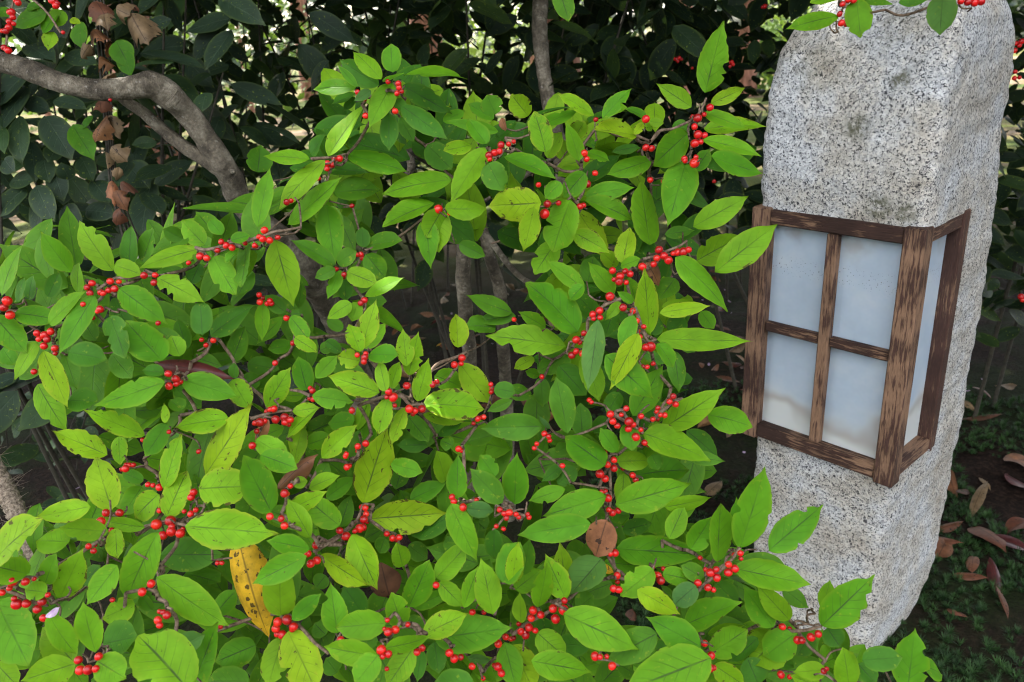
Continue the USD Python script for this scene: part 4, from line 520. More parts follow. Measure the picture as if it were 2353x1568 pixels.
# twigs: the ones the photo shows in front, then a branching network behind the leaves
for tw in TWIGS:
    q = tw.split(); xy = np.array(list(map(float, q[1:]))).reshape(-1, 2)
    px = [tile_px(q[0], *p) for p in xy]; s = which(*px[len(px) // 2])
    P = np.array([at(*p, shrub_depth(*p) + 0.004) for p in px])
    obj('twig', tube(P, np.linspace(0.0016, 0.0011, len(P)), 6, sub=4, wob=0.12), M['twig'], PAR[s])
    NODES[s] += [P[0] + FWD * 0.004, P[-1] + FWD * 0.004]
def network(s, root, r0=0.0007, rmax=0.0015):
    P = np.vstack([root, NODES[s]]); D = cdist(P, P)
    mst = minimum_spanning_tree(D); order, pred = breadth_first_order(mst, 0, directed=False)
    cnt = np.ones(len(P))
    for i in order[::-1]:
        if pred[i] >= 0: cnt[pred[i]] += cnt[i]
    runs = []
    for i in order[1:]:
        a, b = P[pred[i]], P[i]; L = np.linalg.norm(b - a)
        mid = (a + b) / 2 + FWD * min(0.05, L * 0.35) + rl.normal(0, 0.04 * L, 3) - np.array([0, 0, 0.05 * L])
        r1, r2 = (min(rmax, r0 * c ** 0.28) for c in (cnt[i] + 1, cnt[i]))
        runs.append(tube([a, mid, b], [r1, (r1 + r2) / 2, r2], 5, cap=False, sub=3))
    return runs
RN = {}
for s, root in (('upper', at(1130, 560, 1.1)), ('lower', at(860, 1120, 1.05)), ('over', np.array([0.45, 0.83, 1.25]))):
    runs = network(s, root)
    obj('fine_twigs', join(runs), M['twig'], PAR[s], kind='stuff')
# ------------------------------------------------------------------ inner foliage of the two shrubs
LOW_POLY = _P([(0,590),(60,560),(180,530),(300,540),(450,490),(560,450),(660,440),(780,440),(840,490),(860,570),(910,610),(890,700),(870,760),(860,830),(985,870),(990,950),(1090,1000),(1180,970),(1230,910),(1260,1000),(1550,1010),(1620,1050),(1540,1170),(1660,1240),(1800,1310),(1780,1430),(1900,1480),(2000,1568),(0,1568),(0,1190),(110,1180),(270,1120),(230,1010),(120,930),(90,860),(0,790)])
UP_POLY = _P([(570,360),(760,320),(760,220),(830,160),(990,190),(1040,260),(1200,260),(1330,250),(1440,240),(1590,280),(1700,300),(1700,390),(1580,430),(1660,510),(1640,590),(1600,700),(1570,800),(1520,950),(1310,950),(1260,880),(1230,720),(1270,600),(1100,530),(1010,520),(900,480),(870,420),(700,420)])
rf = np.random.default_rng(21)
GAPS = [_P([(640,560),(715,550),(800,710),(815,765),(760,755),(690,700)]), _P([(895,560),(1090,530),(1210,560),(1240,700),(1215,800),(1130,850),(1000,830),(950,760),(890,720)]), _P([(0,890),(130,920),(250,1010),(265,1110),(100,1160),(0,1170)]), _P([(1370,1340),(1490,1310),(1560,1400),(1500,1480),(1400,1470)])]
def fill(poly, n, s, dmin, dmax, tone_d=0.8):
    xy = poly.vertices; lo, hi = xy.min(0), xy.max(0); out = {'d': [], 'g': []}
    while n:
        p = rf.uniform(lo, hi)
        if not poly.contains_point(p) or any(g.contains_point(p) for g in GAPS): continue
        n -= 1
        d = shrub_depth(*p) + rf.uniform(dmin, dmax)
        a = unit(RT * rf.normal(0, 1) + UP * rf.normal(-0.1, 0.8) + FWD * rf.normal(0, 0.35))
        L = rf.uniform(0.042, 0.072); C = at(*p, d)
        nn = unit(TOCAM * 0.6 + np.array([0, 0, 0.6]) + rf.normal(0, 0.4, 3))
        ms = leaf(C - a * L / 2, C + a * L / 2, L * rf.uniform(0.38, 0.5), nn, rf, rows=12, cols=4, fold=rf.uniform(0, 0.3), droop=rf.uniform(0, 0.15), a=rf.uniform(0.65, 0.85), b=rf.uniform(0.8, 1.1))
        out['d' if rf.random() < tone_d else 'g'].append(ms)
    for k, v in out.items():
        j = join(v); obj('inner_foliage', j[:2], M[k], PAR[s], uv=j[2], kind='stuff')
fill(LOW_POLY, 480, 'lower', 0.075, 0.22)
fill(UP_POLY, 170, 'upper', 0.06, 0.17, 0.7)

# ------------------------------------------------------------------ limbs and stems
def limb(name, pts, parent, sub=14, n=26, knots=(), mat=None):
    """pts: px, py, half width px, depth"""
    P = np.array([at(p[0], p[1], p[3]) for p in pts]); r = np.array([p[2] * 0.93 * p[3] / FPX for p in pts])
    v, f = tube(P, r, n, sub=sub)
    rings = len(v[:-2]) // n; body = v[:-2].reshape(rings, n, 3); c = body.mean(1, keepdims=True); d = body - c
    rr = r.mean()
    amp = 1 + (meshkit.fbm(body / rr * 0.55, 3, 4) - 0.5) * 0.26 + (meshkit.fbm(body / rr * 3.0, 2, 8) - 0.5) * 0.06
    Lr = np.r_[0, np.cumsum(np.linalg.norm(np.diff(c[:, 0], axis=0), axis=1))]
    amp = amp + ((meshkit.noise(np.stack([Lr * 90, Lr * 0, Lr * 0 + n], -1), 3) - 0.5) * 0.07)[:, None] + (meshkit.noise(body * 70, 12) - 0.5) * 0.09
    for (kx, ky, kr, kd) in knots:
        K = at(kx, ky, kd); K = body.reshape(-1, 3)[np.argmin(np.linalg.norm(body.reshape(-1, 3) - K, axis=1))]
        q = np.linalg.norm(body - K, axis=-1) / kr
        amp += 0.30 * np.exp(-(q * 1.3) ** 2) - 0.26 * np.exp(-(q * 3.6) ** 2)
    body = c + d * amp[..., None]
    v[:-2] = body.reshape(-1, 3)
    L = np.r_[0, np.cumsum(np.linalg.norm(np.diff(c[:, 0], axis=0), axis=1))]
    uv = np.stack([np.tile(np.arange(n) / n, rings), np.repeat(L * 6, n)], 1); uv = np.vstack([uv, uv[:1], uv[-1:]])
    return obj(name, (v, f), mat or M['bark'], parent, uv=uv)
bare = thing('bare_tree', 'bare grey-brown tree limb bending across the upper left and down behind the shrub', 'tree', on_ground(868, 1130))
limb('trunk', [(-40,135,26,1.02),(20,147,25,1.02),(67,163,25,1.02),(120,183,24,1.02),(170,197,24,1.02),(233,207,26,1.03),(290,203,26,1.04),(340,196,29,1.05),(366,203,31,1.06),(393,222,32,1.07),(427,256,30,1.09),(466,310,28,1.11),(500,364,30,1.13),(530,410,30,1.15),(548,455,29,1.18),(590,505,30,1.21),(640,545,31,1.25),(690,595,31,1.30),(728,663,32,1.38),(772,738,32,1.48),(820,860,34,1.60),(850,980,36,1.72),(865,1080,40,1.81),(868,1140,44,1.86)], bare,
     knots=[(72,150,0.020,1.0),(380,243,0.024,1.04),(345,180,0.02,1.04),(536,395,0.018,1.10),(316,196,0.016,1.02)])
limb('side_limb', [(262,212,12,1.075),(300,240,13,1.085),(335,264,14,1.095),(383,306,15,1.11),(433,344,16,1.12),(476,372,17,1.13),(520,402,18,1.145)], bare)
st = obj('stub', tube([at(533, 394, 1.125), at(537, 395, 1.10)], [0.0035, 0.003], 8), M['bark'], bare)
upr = thing('upright_tree', 'single upright grey stem at top centre with knots, shrubs behind', 'tree', on_ground(1310, 985))
limb('trunk', [(1250,-150,19,1.40),(1244,-40,19,1.40),(1240,67,20,1.40),(1247,150,18,1.40),(1256,207,18,1.40),(1270,270,19,1.40),(1290,360,19,1.45),(1300,500,20,1.54),(1305,700,20,1.72),(1308,900,21,1.97),(1310,1000,22,2.12)], upr, n=18, knots=[(1243,50,0.012,1.38),(1247,110,0.012,1.38)])
ms_ = [(1062,430,13,1.16),(1064,500,16,1.17),(1066,580,18,1.18),(1064,640,19,1.20),(1068,690,19,1.22),(1073,756,18,1.26),(1079,823,18,1.30),(1080,900,17,1.36),(1077,975,18,1.42),(1074,1120,19,1.52),(1070,1270,20,1.64)]
limb('stem', ms_, up_shrub, n=16)
limb('stem', [(1090,440,9,1.17),(1108,520,12,1.19),(1119,565,13,1.20),(1130,606,15,1.22),(1148,663,16,1.25),(1154,720,15,1.28),(1156,790,16,1.32),(1161,870,15,1.38),(1164,930,16,1.44),(1168,1100,17,1.54),(1168,1260,18,1.64)], up_shrub, n=16, knots=[(1134,640,0.008,1.2)])
limb('stem', [(915,300,8,0.98),(932,330,11,1.00),(945,385,10,1.02),(925,410,6,1.03)], up_shrub, n=12)
limb('stem', [(850,395,4,0.97),(845,440,5,0.98),(842,500,5,0.99),(836,560,5,1.0)], up_shrub, n=10)
limb('stem', [(1064,470,9,1.165),(1020,400,8,1.08),(960,360,7,0.98),(930,335,6,0.96)], up_shrub, n=10)
limb('stem', [(1095,470,8,1.17),(1180,420,7,1.08),(1260,370,6,1.0),(1330,320,5,0.92)], up_shrub, n=10)
limb('stem', [(1110,530,8,1.19),(1200,640,7,1.10),(1310,660,6,0.98),(1420,640,5,0.88)], up_shrub, n=10)
limb('stem', [(640,1520,10,0.62),(690,1420,9,0.68),(720,1390,8,0.72),(780,1300,8,0.82),(840,1180,8,0.95),(850,1150,9,1.12),(850,1250,10,1.35),(860,1310,11,1.56)][::-1], low_shrub, n=10)
limb('stem', [(1180,1330,6,0.80),(1110,1230,7,0.85),(1030,1250,7,0.90),(960,1200,8,1.0),(900,1230,9,1.2),(870,1310,11,1.56)], low_shrub, n=10)

# ------------------------------------------------------------------ leaves caught in the shrubs
rc = np.random.default_rng(33)
def caught(name, label, t, rec, mat, dd, cat='fallen leaf', curl=0.25, droop=0.25, fold=0.1, a=0.7, b=0.9, bites=()):
    bx, by, tx, ty, w = rec; b_, e_ = tile_px(t, bx, by), tile_px(t, tx, ty); mid = ((b_[0]+e_[0])/2, (b_[1]+e_[1])/2)
    d = shrub_depth(*mid) + dd; B, E_ = at(*b_, d), at(*e_, d + 0.006); ax = unit(E_ - B)
    ms = leaf(B, E_, w * MAINPX * d / FPX * 1.15, leaf_normal(ax, rc, 0.12), rc, rows=26, cols=8, fold=fold, droop=droop, a=a, b=b, curl=curl, bites=bites, twist=rc.normal(0, 0.4))
    o = obj(name, ms[:2], mat, None, uv=ms[2]); return tag(o, label, cat)
caught('fallen_leaf', 'large yellow leaf with black spots hanging between the green leaves', 'I', (1640, 560, 1850, 1270, 225), M['gold'], 0.03, curl=0.45, droop=0.22, a=0.6, b=0.8)
caught('fallen_leaf', 'rust brown rounded leaf caught on a twig just left of the stone post foot', 'K', (650, 448, 572, 708, 190), M['rust'], -0.012, curl=0.1, droop=0.12, a=0.55, b=0.6)
caught('fallen_leaf', 'dark plum curled long leaf lying under a leaf with a berry cluster', 'E', (1075, 940, 1612, 1040, 125), M['plum'], 0.012, curl=0.5, droop=0.3)
caught('fallen_leaf', 'curled dark brown leaf with rolled edge in the middle of the low shrub', 'J', (150, 235, 425, -10, 120), M['dry'], 0.02, curl=0.7, droop=0.4)
caught('fallen_leaf', 'flat brown leaf wedged below two hanging green leaves of the low shrub', 'J', (860, 740, 925, 1000, 190), M['dry'], 0.035, curl=0.1, a=0.9, b=0.9)
caught('fallen_leaf', 'reddish brown leaf tucked behind the tall shrub berries nearest the lamp box', 'G', (925, 240, 1012, 405, 125), M['dry'], 0.02)
caught('fallen_leaf', 'thin brown leaf standing beside a berry cluster near the picture centre left', 'F', (85, 1325, -5, 1490, 80), M['rust'], 0.01)
caught('fallen_leaf', 'small orange-yellow leaf tip under the rust brown leaf', 'K', (600, 765, 700, 812, 55), M['gold'], 0.02)
caught('fallen_leaf', 'tiny orange-brown leaf among the topmost leaves of the tall shrub', 'B', (1690, 815, 1720, 905, 60), M['rust'], 0.03)
caught('flower_petal', 'pale purple petal stuck beside a row of berries at lower left', 'I', (315, 1120, 410, 1050, 45), M['petal'], -0.02, cat='petal', curl=0.5)
# ------------------------------------------------------------------ fallen leaves on the ground
rg = np.random.default_rng(44)
def ground_leaf(p, length, ang, mat, label, width=None, curl=None, lift=0.012, group=None, tilt=0.35):
    ax = unit(np.array([math.cos(ang), math.sin(ang), rg.normal(0, 0.15)])); n = unit(np.array([0, 0, 1.0]) + rg.normal(0, tilt, 3))
    p = np.array(p, float); w = width or length * rg.uniform(0.3, 0.45)
    ms = leaf(p - ax * length / 2, p + ax * length / 2, w, unit(n - ax * (n @ ax)), rg, rows=14, cols=6, fold=rg.uniform(0, 0.5), droop=rg.uniform(-0.1, 0.35), a=rg.uniform(0.65, 0.95), b=rg.uniform(0.85, 1.2), curl=rg.uniform(-0.3, 0.8) if curl is None else curl, twist=rg.normal(0, 0.7))
    v = ms[0]; low = (v[:, 2] - ground_z(v[:, 0], v[:, 1])).min(); v[:, 2] += lift * 0.3 - low
    return tag(obj('fallen_leaf', (v, ms[1]), mat, None, uv=ms[2]), label, 'fallen leaf', group)
GL = [  # px, py of middle, length px, angle of the leaf in the picture (deg, 0 right, 90 up), width px, material, label
    (2270, 1240, 130, -45, 62, 'rustd', 'broad red-brown leaf topmost of the pile right of the stone post'),
    (2318, 1255, 120, -12, 48, 'plum', 'dusky purple leaf at the right of the leaf pile beside the stone post'),
    (2228, 1337, 100, -8, 24, 'rustd', 'bright orange-brown narrow leaf with long stalk in the leaf pile'),
    (2235, 1303, 62, 80, 28, 'rustd', 'short orange-brown leaf standing on the narrow orange leaf'),
    (2200, 1418, 70, -20, 20, 'rustd', 'slim brown leaf lying by itself below the leaf pile'),
    (2165, 1265, 50, 60, 45, 'dry', 'brown leaf half behind the edge of the stone post low down'),
    (2182, 1208, 80, 10, 24, 'rustd', 'tan-orange folded leaf touching the stone post edge'),
    (2250, 1150, 105, 60, 26, 'drytan', 'curved pale brown leaf like a sickle on the moss'),
    (2215, 1125, 45, 25, 22, 'dry', 'small crumpled brown leaf above the sickle-shaped leaf'),
    (2265, 1100, 50, -50, 14, 'drytan', 'narrow tan leaf beside the tip of the sickle-shaped leaf'),
    (2285, 1340, 120, -75, 28, 'plum', 'dark plum long leaf hanging down from the leaf pile'),
    (2300, 1395, 90, -65, 16, 'dry', 'narrow dark brown leaf lowest in the leaf pile'),
    (2343, 1215, 70, 20, 50, 'rustd', 'red-brown leaf cut by the picture edge above the pile'),
    (2340, 1065, 80, 10, 55, 'dry', 'dull brown broad leaf at the picture edge, upper one'),
    (2345, 1110, 90, -40, 50, 'plum', 'blackish leaf at the picture edge below the dull broad one'),
    (2170, 1030, 50, -10, 24, 'dry', 'brown leaf right behind the stone post, upper one'),
    (2310, 895, 60, 5, 26, 'drytan', 'yellow-brown leaf on dark soil at far right'),
    (2225, 945, 50, -30, 14, 'drytan', 'small yellowish leaf on the soil right of the stone post'),
    (2255, 965, 120, 3, 20, 'dry', 'long dark brown strip of a leaf on the soil'),
    (1215, 680, 70, 5, 22, 'drytan', 'pale tan leaf on the dark soil in the gap behind the tall shrub'),
    (1030, 800, 62, 20, 20, 'gold', 'small golden leaf on the soil right of the low shrub'),
    (1380, 1320, 60, -10, 30, 'rustd', 'brown leaf on the soil below the low shrub gap'),
    (1452, 1425, 50, 80, 28, 'rustd', 'upright brown leaf on the moss in the low shrub gap'),
    (1640, 1125, 60, 40, 30, 'drytan', 'crumpled pale leaf in the dark left of the stone post'),
]
for px, py, lp, ang, wp, mt, lb in GL:
    p = on_soil(px, py); k = project(p)[1]
    a1 = math.radians(ang); q = on_ground(px + math.cos(a1) * 20, py - math.sin(a1) * 20); v = q - on_ground(px, py); mpx = np.linalg.norm(v) / 20
    ground_leaf(p, min(lp * mpx * 0.86, 0.115), math.atan2(v[1], v[0]), M[mt], lb, width=wp * k / FPX, curl=0.3 if wp < 40 else 0.15)
grp = 'dry leaves lying about on the dark soil'
cnt = 0
while cnt < 190:
    x, y = (rg.uniform(-1.3, 1.9), rg.uniform(1.1, 3.0)) if cnt < 110 else (rg.uniform(-0.45, 0.75), rg.uniform(1.55, 2.9))
    (px, py), k = project(np.array([x, y, 0.0]))
    if not (-50 < px < 2400 and 330 < py < 1500) or (px < 1500 and py > 1020) or abs(x - 0.5) < 0.16 and abs(y - 1.05) < 0.2: continue
    cnt += 1
    mt = rg.choice(['dry', 'dry', 'plum', 'drytan', 'rust']); wh = 'right of the stone post' if px > 2150 else 'in the gap left of the stone post' if px > 1500 else 'in the dark gap behind the shrubs' if px > 850 else 'under the left bushes'
    ground_leaf((x, y, 0), rg.uniform(0.04, 0.085), rg.uniform(0, 6.28), M['rustd' if mt == 'rust' else mt], {'dry': 'brown', 'plum': 'blackish purple', 'drytan': 'pale tan', 'rust': 'reddish brown'}[mt] + ' dry leaf on the soil ' + wh, group=grp)
for i in range(95):
    for _ in range(100):
        x, y = rg.uniform(-1.1, 1.8), rg.uniform(1.0, 2.9); (px, py), k = project(np.array([x, y, 0.0]))
        if (0 < px < 2353 and 380 < py < 1560) and not (px < 1500 and py > 1150): break
    c = np.array([x, y, ground_z(x, y) + 0.006]); a = rg.uniform(0, 6.28); ax = np.array([math.cos(a), math.sin(a), 0.25]); L = rg.uniform(0.010, 0.018)
    ms = leaf(c, c + ax * L, L * 0.5, unit(np.array([0, 0, 1]) + rg.normal(0, 0.4, 3)), rg, rows=5, cols=4, fold=0.5, curl=0.4)
    tag(obj('flower_petal', ms[:2], M['petal'], None, uv=ms[2]), 'pale purple petal fallen on the dark soil', 'petal', 'pale purple petals scattered on the soil')
# ------------------------------------------------------------------ star moss
M['moss'] = simple('star_moss', (0.012, 0.036, 0.010), (0.036, 0.088, 0.020), 30, 0.6)
rm = np.random.default_rng(55)
def tuft(rng, n=30):
    V, F = [], []
    for i in range(n):
        a = rng.uniform(0, 6.28); e = rng.uniform(0.25, 1.35); L = rng.uniform(0.008, 0.013)
        d = np.array([math.cos(a) * math.cos(e), math.sin(a) * math.cos(e), math.sin(e)]); s = unit(np.cross(d, [0.2, 0.1, 1])) * 0.00042
        h = np.array([0, 0, 0.004]); k = len(V); V += [h - s, h + s, h + d * L * 0.6 + s * 0.8 + [0, 0, 0.0006], h + d * L * 0.6 - s * 0.8 + [0, 0, 0.0006], h + d * L]
        F += [(k, k+1, k+2), (k, k+2, k+3), (k+3, k+2, k+4)]
    return np.array(V), np.array(F)
pi = UsdGeom.PointInstancer.Define(stage, '/World/star_moss'); tag(pi.GetPrim(), 'dark green star moss carpeting the soil beside the post', 'moss', kind='stuff')
for i in range(4): usdkit.mesh(stage, f'/World/star_moss/tuft_{i:03d}', tuft(rm), M['moss'], smooth=False)
pts = []
while len(pts) < 11000:
    x, y = rm.uniform(0.15, 2.0), rm.uniform(0.75, 2.0)
    dens = meshkit.fbm(np.array([[x * 5, y * 5, 3.0]]), 3, 7)[0]
    if dens < 0.36 + 0.16 * max(0, y - 1.3) or rm.random() > 1.25 - 0.5 * (y - 0.8): continue
    pts.append((x, y, ground_z(x, y) - 0.002))
pts = np.array(pts)
pi.CreatePositionsAttr(Vt.Vec3fArray.FromNumpy(pts.astype(np.float32))); pi.CreateProtoIndicesAttr(Vt.IntArray.FromNumpy(rm.integers(0, 4, len(pts)).astype(np.int32)))
pi.CreateScalesAttr(Vt.Vec3fArray.FromNumpy(np.repeat(rm.uniform(0.6, 1.5, len(pts)), 3).reshape(-1, 3).astype(np.float32)))
an = rm.uniform(0, 6.28, len(pts)) / 2
pi.CreateOrientationsAttr(Vt.QuathArray([Gf.Quath(float(math.cos(t)), 0.0, 0.0, float(math.sin(t))) for t in an]))
pi.CreatePrototypesRel().SetTargets([Sdf.Path(f'/World/star_moss/tuft_{i:03d}') for i in range(4)])
# ------------------------------------------------------------------ straw rope at lower left
rp = thing('straw_rope', 'frayed straw rope slanting down at the lower left edge', 'rope', at(60, 1230, 0.66))
P = np.array([at(-60, 990, 0.72), at(0, 1100, 0.70), at(30, 1160, 0.69), at(60, 1230, 0.68), at(90, 1290, 0.67), at(130, 1380, 0.66), at(165, 1470, 0.655)])
T = np.linspace(0, 1, 60); PP = np.stack([np.interp(T, np.linspace(0, 1, 7), P[:, i]) for i in range(3)], 1)
for k in range(3):
    ph = T * 60 + k * 2.094; off = np.cos(ph)[:, None] * RT + np.sin(ph)[:, None] * TOCAM
    obj('strand', tube(PP + off * 0.0045, 0.0046, 8, wob=0.15), M['rope'], rp)
rr = np.random.default_rng(66); fib = []
for i in range(420):
    c = PP[rr.integers(0, 60)] + rr.normal(0, 0.004, 3); d = unit(rr.normal(0, 1, 3) + [0, 0, -0.5]) * rr.uniform(0.008, 0.024)
    fib.append(tube([c, c + d * 0.5 + rr.normal(0, 0.0025, 3), c + d], [0.00028, 0.00022, 0.0001], 3, cap=False))
obj('loose_fibres', join(fib), M['rope'], rp, kind='stuff')
# ------------------------------------------------------------------ strand of dead leaves
ds = thing('dead_leaf_strand', 'hanging strand of withered brown leaves in front of the left bush', 'withered vine', at(245, 300, 1.12))
rd = np.random.default_rng(77)
for k in range(4):
    obj('stalk', tube([at(213 + 6 * k, -60, 1.12), at(228 + 8 * k, 130, 1.13), at(243 + 5 * k, 300, 1.14), at(255 + 6 * k, 430, 1.14), at(290 + 12 * k, 570, 1.16)], [0.0022 - 0.0003 * k] * 5, 5, sub=5, wob=0.2), M['stem'], ds)
for rec in "660 10 760 200 130;900 90 1020 310 170;640 210 715 290 100;700 270 680 350 60;620 310 560 410 80;680 400 800 460 110;690 690 700 780 100;745 800 650 985 110;750 795 825 960 95;770 1010 880 1120 120;735 1050 745 1170 55;770 1245 790 1425 65;800 1310 880 1460 90;830 1260 930 1340 80;800 60 900 110 120;720 100 740 210 110;760 290 740 400 120;830 1440 800 1560 90;690 560 790 500 80;820 1150 800 1250 60;870 20 960 90 90".split(';'):
    bx, by, tx, ty, w = map(float, rec.split()); d = 1.10 + rd.uniform(-0.02, 0.03) if by < 350 or by > 760 else 1.12
    b_, e_ = tile_px('A', bx, by), tile_px('A', tx, ty); B, E_ = at(*b_, d), at(*e_, d + rd.normal(0, 0.015)); ax = unit(E_ - B)
    ms = leaf(B, E_, w * MAINPX * d / FPX * 1.25, leaf_normal(ax, rd, 0.4), rd, rows=18, cols=8, fold=rd.uniform(0.1, 0.6), droop=rd.uniform(0.1, 0.5), curl=rd.uniform(0.3, 1.0), ragged=0.07, twist=rd.normal(0, 0.7), bites=[(rd.uniform(0.3, 0.9), rd.choice([-1, 1]), 0.1, 0.5)])
    obj('leaf', ms[:2], M['rust'] if rec.startswith('770 1245') else M['drytan'] if rd.random() < 0.75 else M['dry'], ds, uv=ms[2])
# ------------------------------------------------------------------ shrubs behind
rb = np.random.default_rng(88)
def back_leaf(C, L, rng, mat_rows=9, droop_dir=-0.55):
    a = rng.uniform(0, 6.28); ax = unit(np.array([math.cos(a), math.sin(a) * 0.8 - 0.25, droop_dir + rng.normal(0, 0.35)]))
    nn = unit(np.array([0, -0.45, 0.85]) + rng.normal(0, 0.35, 3))
    nn = unit(nn - ax * (nn @ ax))
    return leaf(C, C + ax * L, L * rng.uniform(0.40, 0.52), nn, rng, rows=mat_rows, cols=4, fold=rng.uniform(0, 0.25), droop=rng.uniform(0, 0.2), a=rng.uniform(0.6, 0.8), b=rng.uniform(0.75, 1.0))
def back_shrub(name, label, loc, rx, ry, z0, z1, nst, nlf, mat, keep=170, sizes=(0.05, 0.085), cat='shrub', lean=0.12, extra=()):
    loc = np.array([loc[0], loc[1], 0.0]); loc[2] = ground_z(loc[0], loc[1])
    t = thing(name, label, cat, loc); tips = []
    for i in range(nst):
        a = rb.uniform(0, 6.28); r = math.sqrt(rb.random()); foot = loc + [0.5 * rx * r * math.cos(a), 0.5 * ry * r * math.sin(a), 0]
        top = loc + [rx * r * math.cos(a) + rb.normal(0, lean), ry * r * math.sin(a) + rb.normal(0, lean), rb.uniform(0.75, 1.0) * z1]
        mid = (foot + top) / 2 + rb.normal(0, 0.06, 3) * [1, 1, 0.3]
        obj('stem', tube([foot, mid, top], [0.005, 0.0036, 0.0016], 6, sub=5, wob=0.12), M['stem'], t)
        for s in np.linspace(max(0.1, z0 / z1), 1, 9): tips.append((foot + (top - foot) * s))
    L = []
    tips = np.array(tips)
    for i in range(nlf):
        c = tips[rb.integers(len(tips))] + rb.normal(0, 1, 3) * [0.10, 0.10, 0.07]
        if c[2] < z0 * (0.7 + 0.5 * rb.random()): c[2] = rb.uniform(z0, z1)
        ms = back_leaf(c, rb.uniform(*sizes), rb); (p, k) = project(c)
        seen = -40 < p[0] < 2400 and -60 < p[1] < 1600
        if seen or rb.random() < 0.5: L.append((k if seen else 99, ms))
    for e in extra: L.append((0, e))
    L.sort(key=lambda q: q[0])
    for _, ms in L[:keep]: obj('leaf', ms[:2], mat, t, uv=ms[2])
    if L[keep:]:
        j = join([q[1] for q in L[keep:]]); obj('foliage', j[:2], mat, t, uv=j[2], kind='stuff')
    return t
# big dull leaves at the left, some placed as the photo shows them
ex = []
for rec in "130 800 150 1140 150;310 800 500 1100 190;70 1250 250 1245 130;300 1100 340 1260 130;370 1150 440 1390 150;250 1280 370 1530 160;180 1290 -30 1500 170;590 1450 800 1480 140;870 1130 1030 1300 190;440 1420 560 1580 150;170 690 350 770 110;230 570 200 690 120;370 690 600 750 110;1080 980 905 1000 90;20 880 30 1060 80;60 700 130 800 120;400 1000 330 1120 110;560 1080 640 1250 130;30 1100 100 1190 120;640 1250 760 1400 130;1420 640 1390 770 130;160 1100 60 1200 130;1000 1330 1120 1480 140;480 1240 420 1120 110;0 760 60 900 130".split(';'):
    bx, by, tx, ty, w = map(float, rec.split()); d = rb.uniform(1.16, 1.28); b_, e_ = tile_px('A', bx, by), tile_px('A', tx, ty)
    B, E_ = at(*b_, d), at(*e_, d - 0.02); ax = unit(E_ - B)
    ex.append(leaf(B, E_, w * MAINPX * d / FPX * 1.1, leaf_normal(ax, rb, 0.25), rb, rows=16, cols=6, fold=0.1, droop=0.12, a=0.6, b=0.72))
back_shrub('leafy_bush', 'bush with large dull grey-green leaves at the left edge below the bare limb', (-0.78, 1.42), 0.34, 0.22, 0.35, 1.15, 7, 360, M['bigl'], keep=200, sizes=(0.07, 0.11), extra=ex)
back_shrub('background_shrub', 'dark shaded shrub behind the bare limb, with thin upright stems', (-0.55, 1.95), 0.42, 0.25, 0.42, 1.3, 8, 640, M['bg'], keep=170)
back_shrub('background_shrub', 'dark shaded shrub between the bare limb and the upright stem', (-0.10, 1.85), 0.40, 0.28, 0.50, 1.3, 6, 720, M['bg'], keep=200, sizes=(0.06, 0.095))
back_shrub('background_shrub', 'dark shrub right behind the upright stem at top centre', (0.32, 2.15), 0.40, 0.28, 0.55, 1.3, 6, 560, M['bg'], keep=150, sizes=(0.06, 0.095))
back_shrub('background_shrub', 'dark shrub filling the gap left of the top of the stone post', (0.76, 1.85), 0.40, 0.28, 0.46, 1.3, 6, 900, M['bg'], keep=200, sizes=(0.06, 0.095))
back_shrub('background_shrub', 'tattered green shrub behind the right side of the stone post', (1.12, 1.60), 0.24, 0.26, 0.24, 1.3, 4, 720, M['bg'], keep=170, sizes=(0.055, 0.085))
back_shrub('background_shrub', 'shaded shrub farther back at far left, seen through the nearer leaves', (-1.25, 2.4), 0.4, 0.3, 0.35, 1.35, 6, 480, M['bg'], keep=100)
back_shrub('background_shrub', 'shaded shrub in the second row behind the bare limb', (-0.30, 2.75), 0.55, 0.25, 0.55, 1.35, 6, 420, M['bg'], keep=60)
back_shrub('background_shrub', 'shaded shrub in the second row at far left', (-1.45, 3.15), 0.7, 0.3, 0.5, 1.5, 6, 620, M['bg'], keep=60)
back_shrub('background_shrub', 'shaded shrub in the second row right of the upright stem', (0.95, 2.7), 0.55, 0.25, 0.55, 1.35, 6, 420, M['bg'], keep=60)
for q, (px, py, d, lb) in enumerate([(40, 985, 1.15, 'low seedling with small round dull leaves under the left bush'), (150, 1020, 1.12, 'low seedling with small round dull leaves left of the lowest shrub leaves'), (330, 950, 1.05, 'low seedling with dull leaves in the dark behind the brown-tipped leaf')]):
    p = on_soil(px, py + 70); t = thing('seedling', lb, 'seedling', p)
    top = at(px, py - 40, np.dot(p - CAM, FWD) - 0.16)
    for k in range(3):
        tt = top + rb.normal(0, 0.05, 3); obj('stem', tube([p + rb.normal(0, 0.02, 3) * [1, 1, 0], (p + tt) / 2 + rb.normal(0, 0.01, 3), tt], 0.0018, 5, sub=3), M['stem'], t)
        for j in range(9):
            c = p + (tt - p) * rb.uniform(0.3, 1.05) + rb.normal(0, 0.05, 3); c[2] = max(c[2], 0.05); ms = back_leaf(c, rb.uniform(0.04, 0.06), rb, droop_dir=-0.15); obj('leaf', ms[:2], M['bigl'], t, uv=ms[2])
back_shrub('background_shrub', 'shaded shrub in the second row at far right behind the post', (1.75, 2.5), 0.5, 0.3, 0.45, 1.35, 5, 520, M['bg'], keep=60)
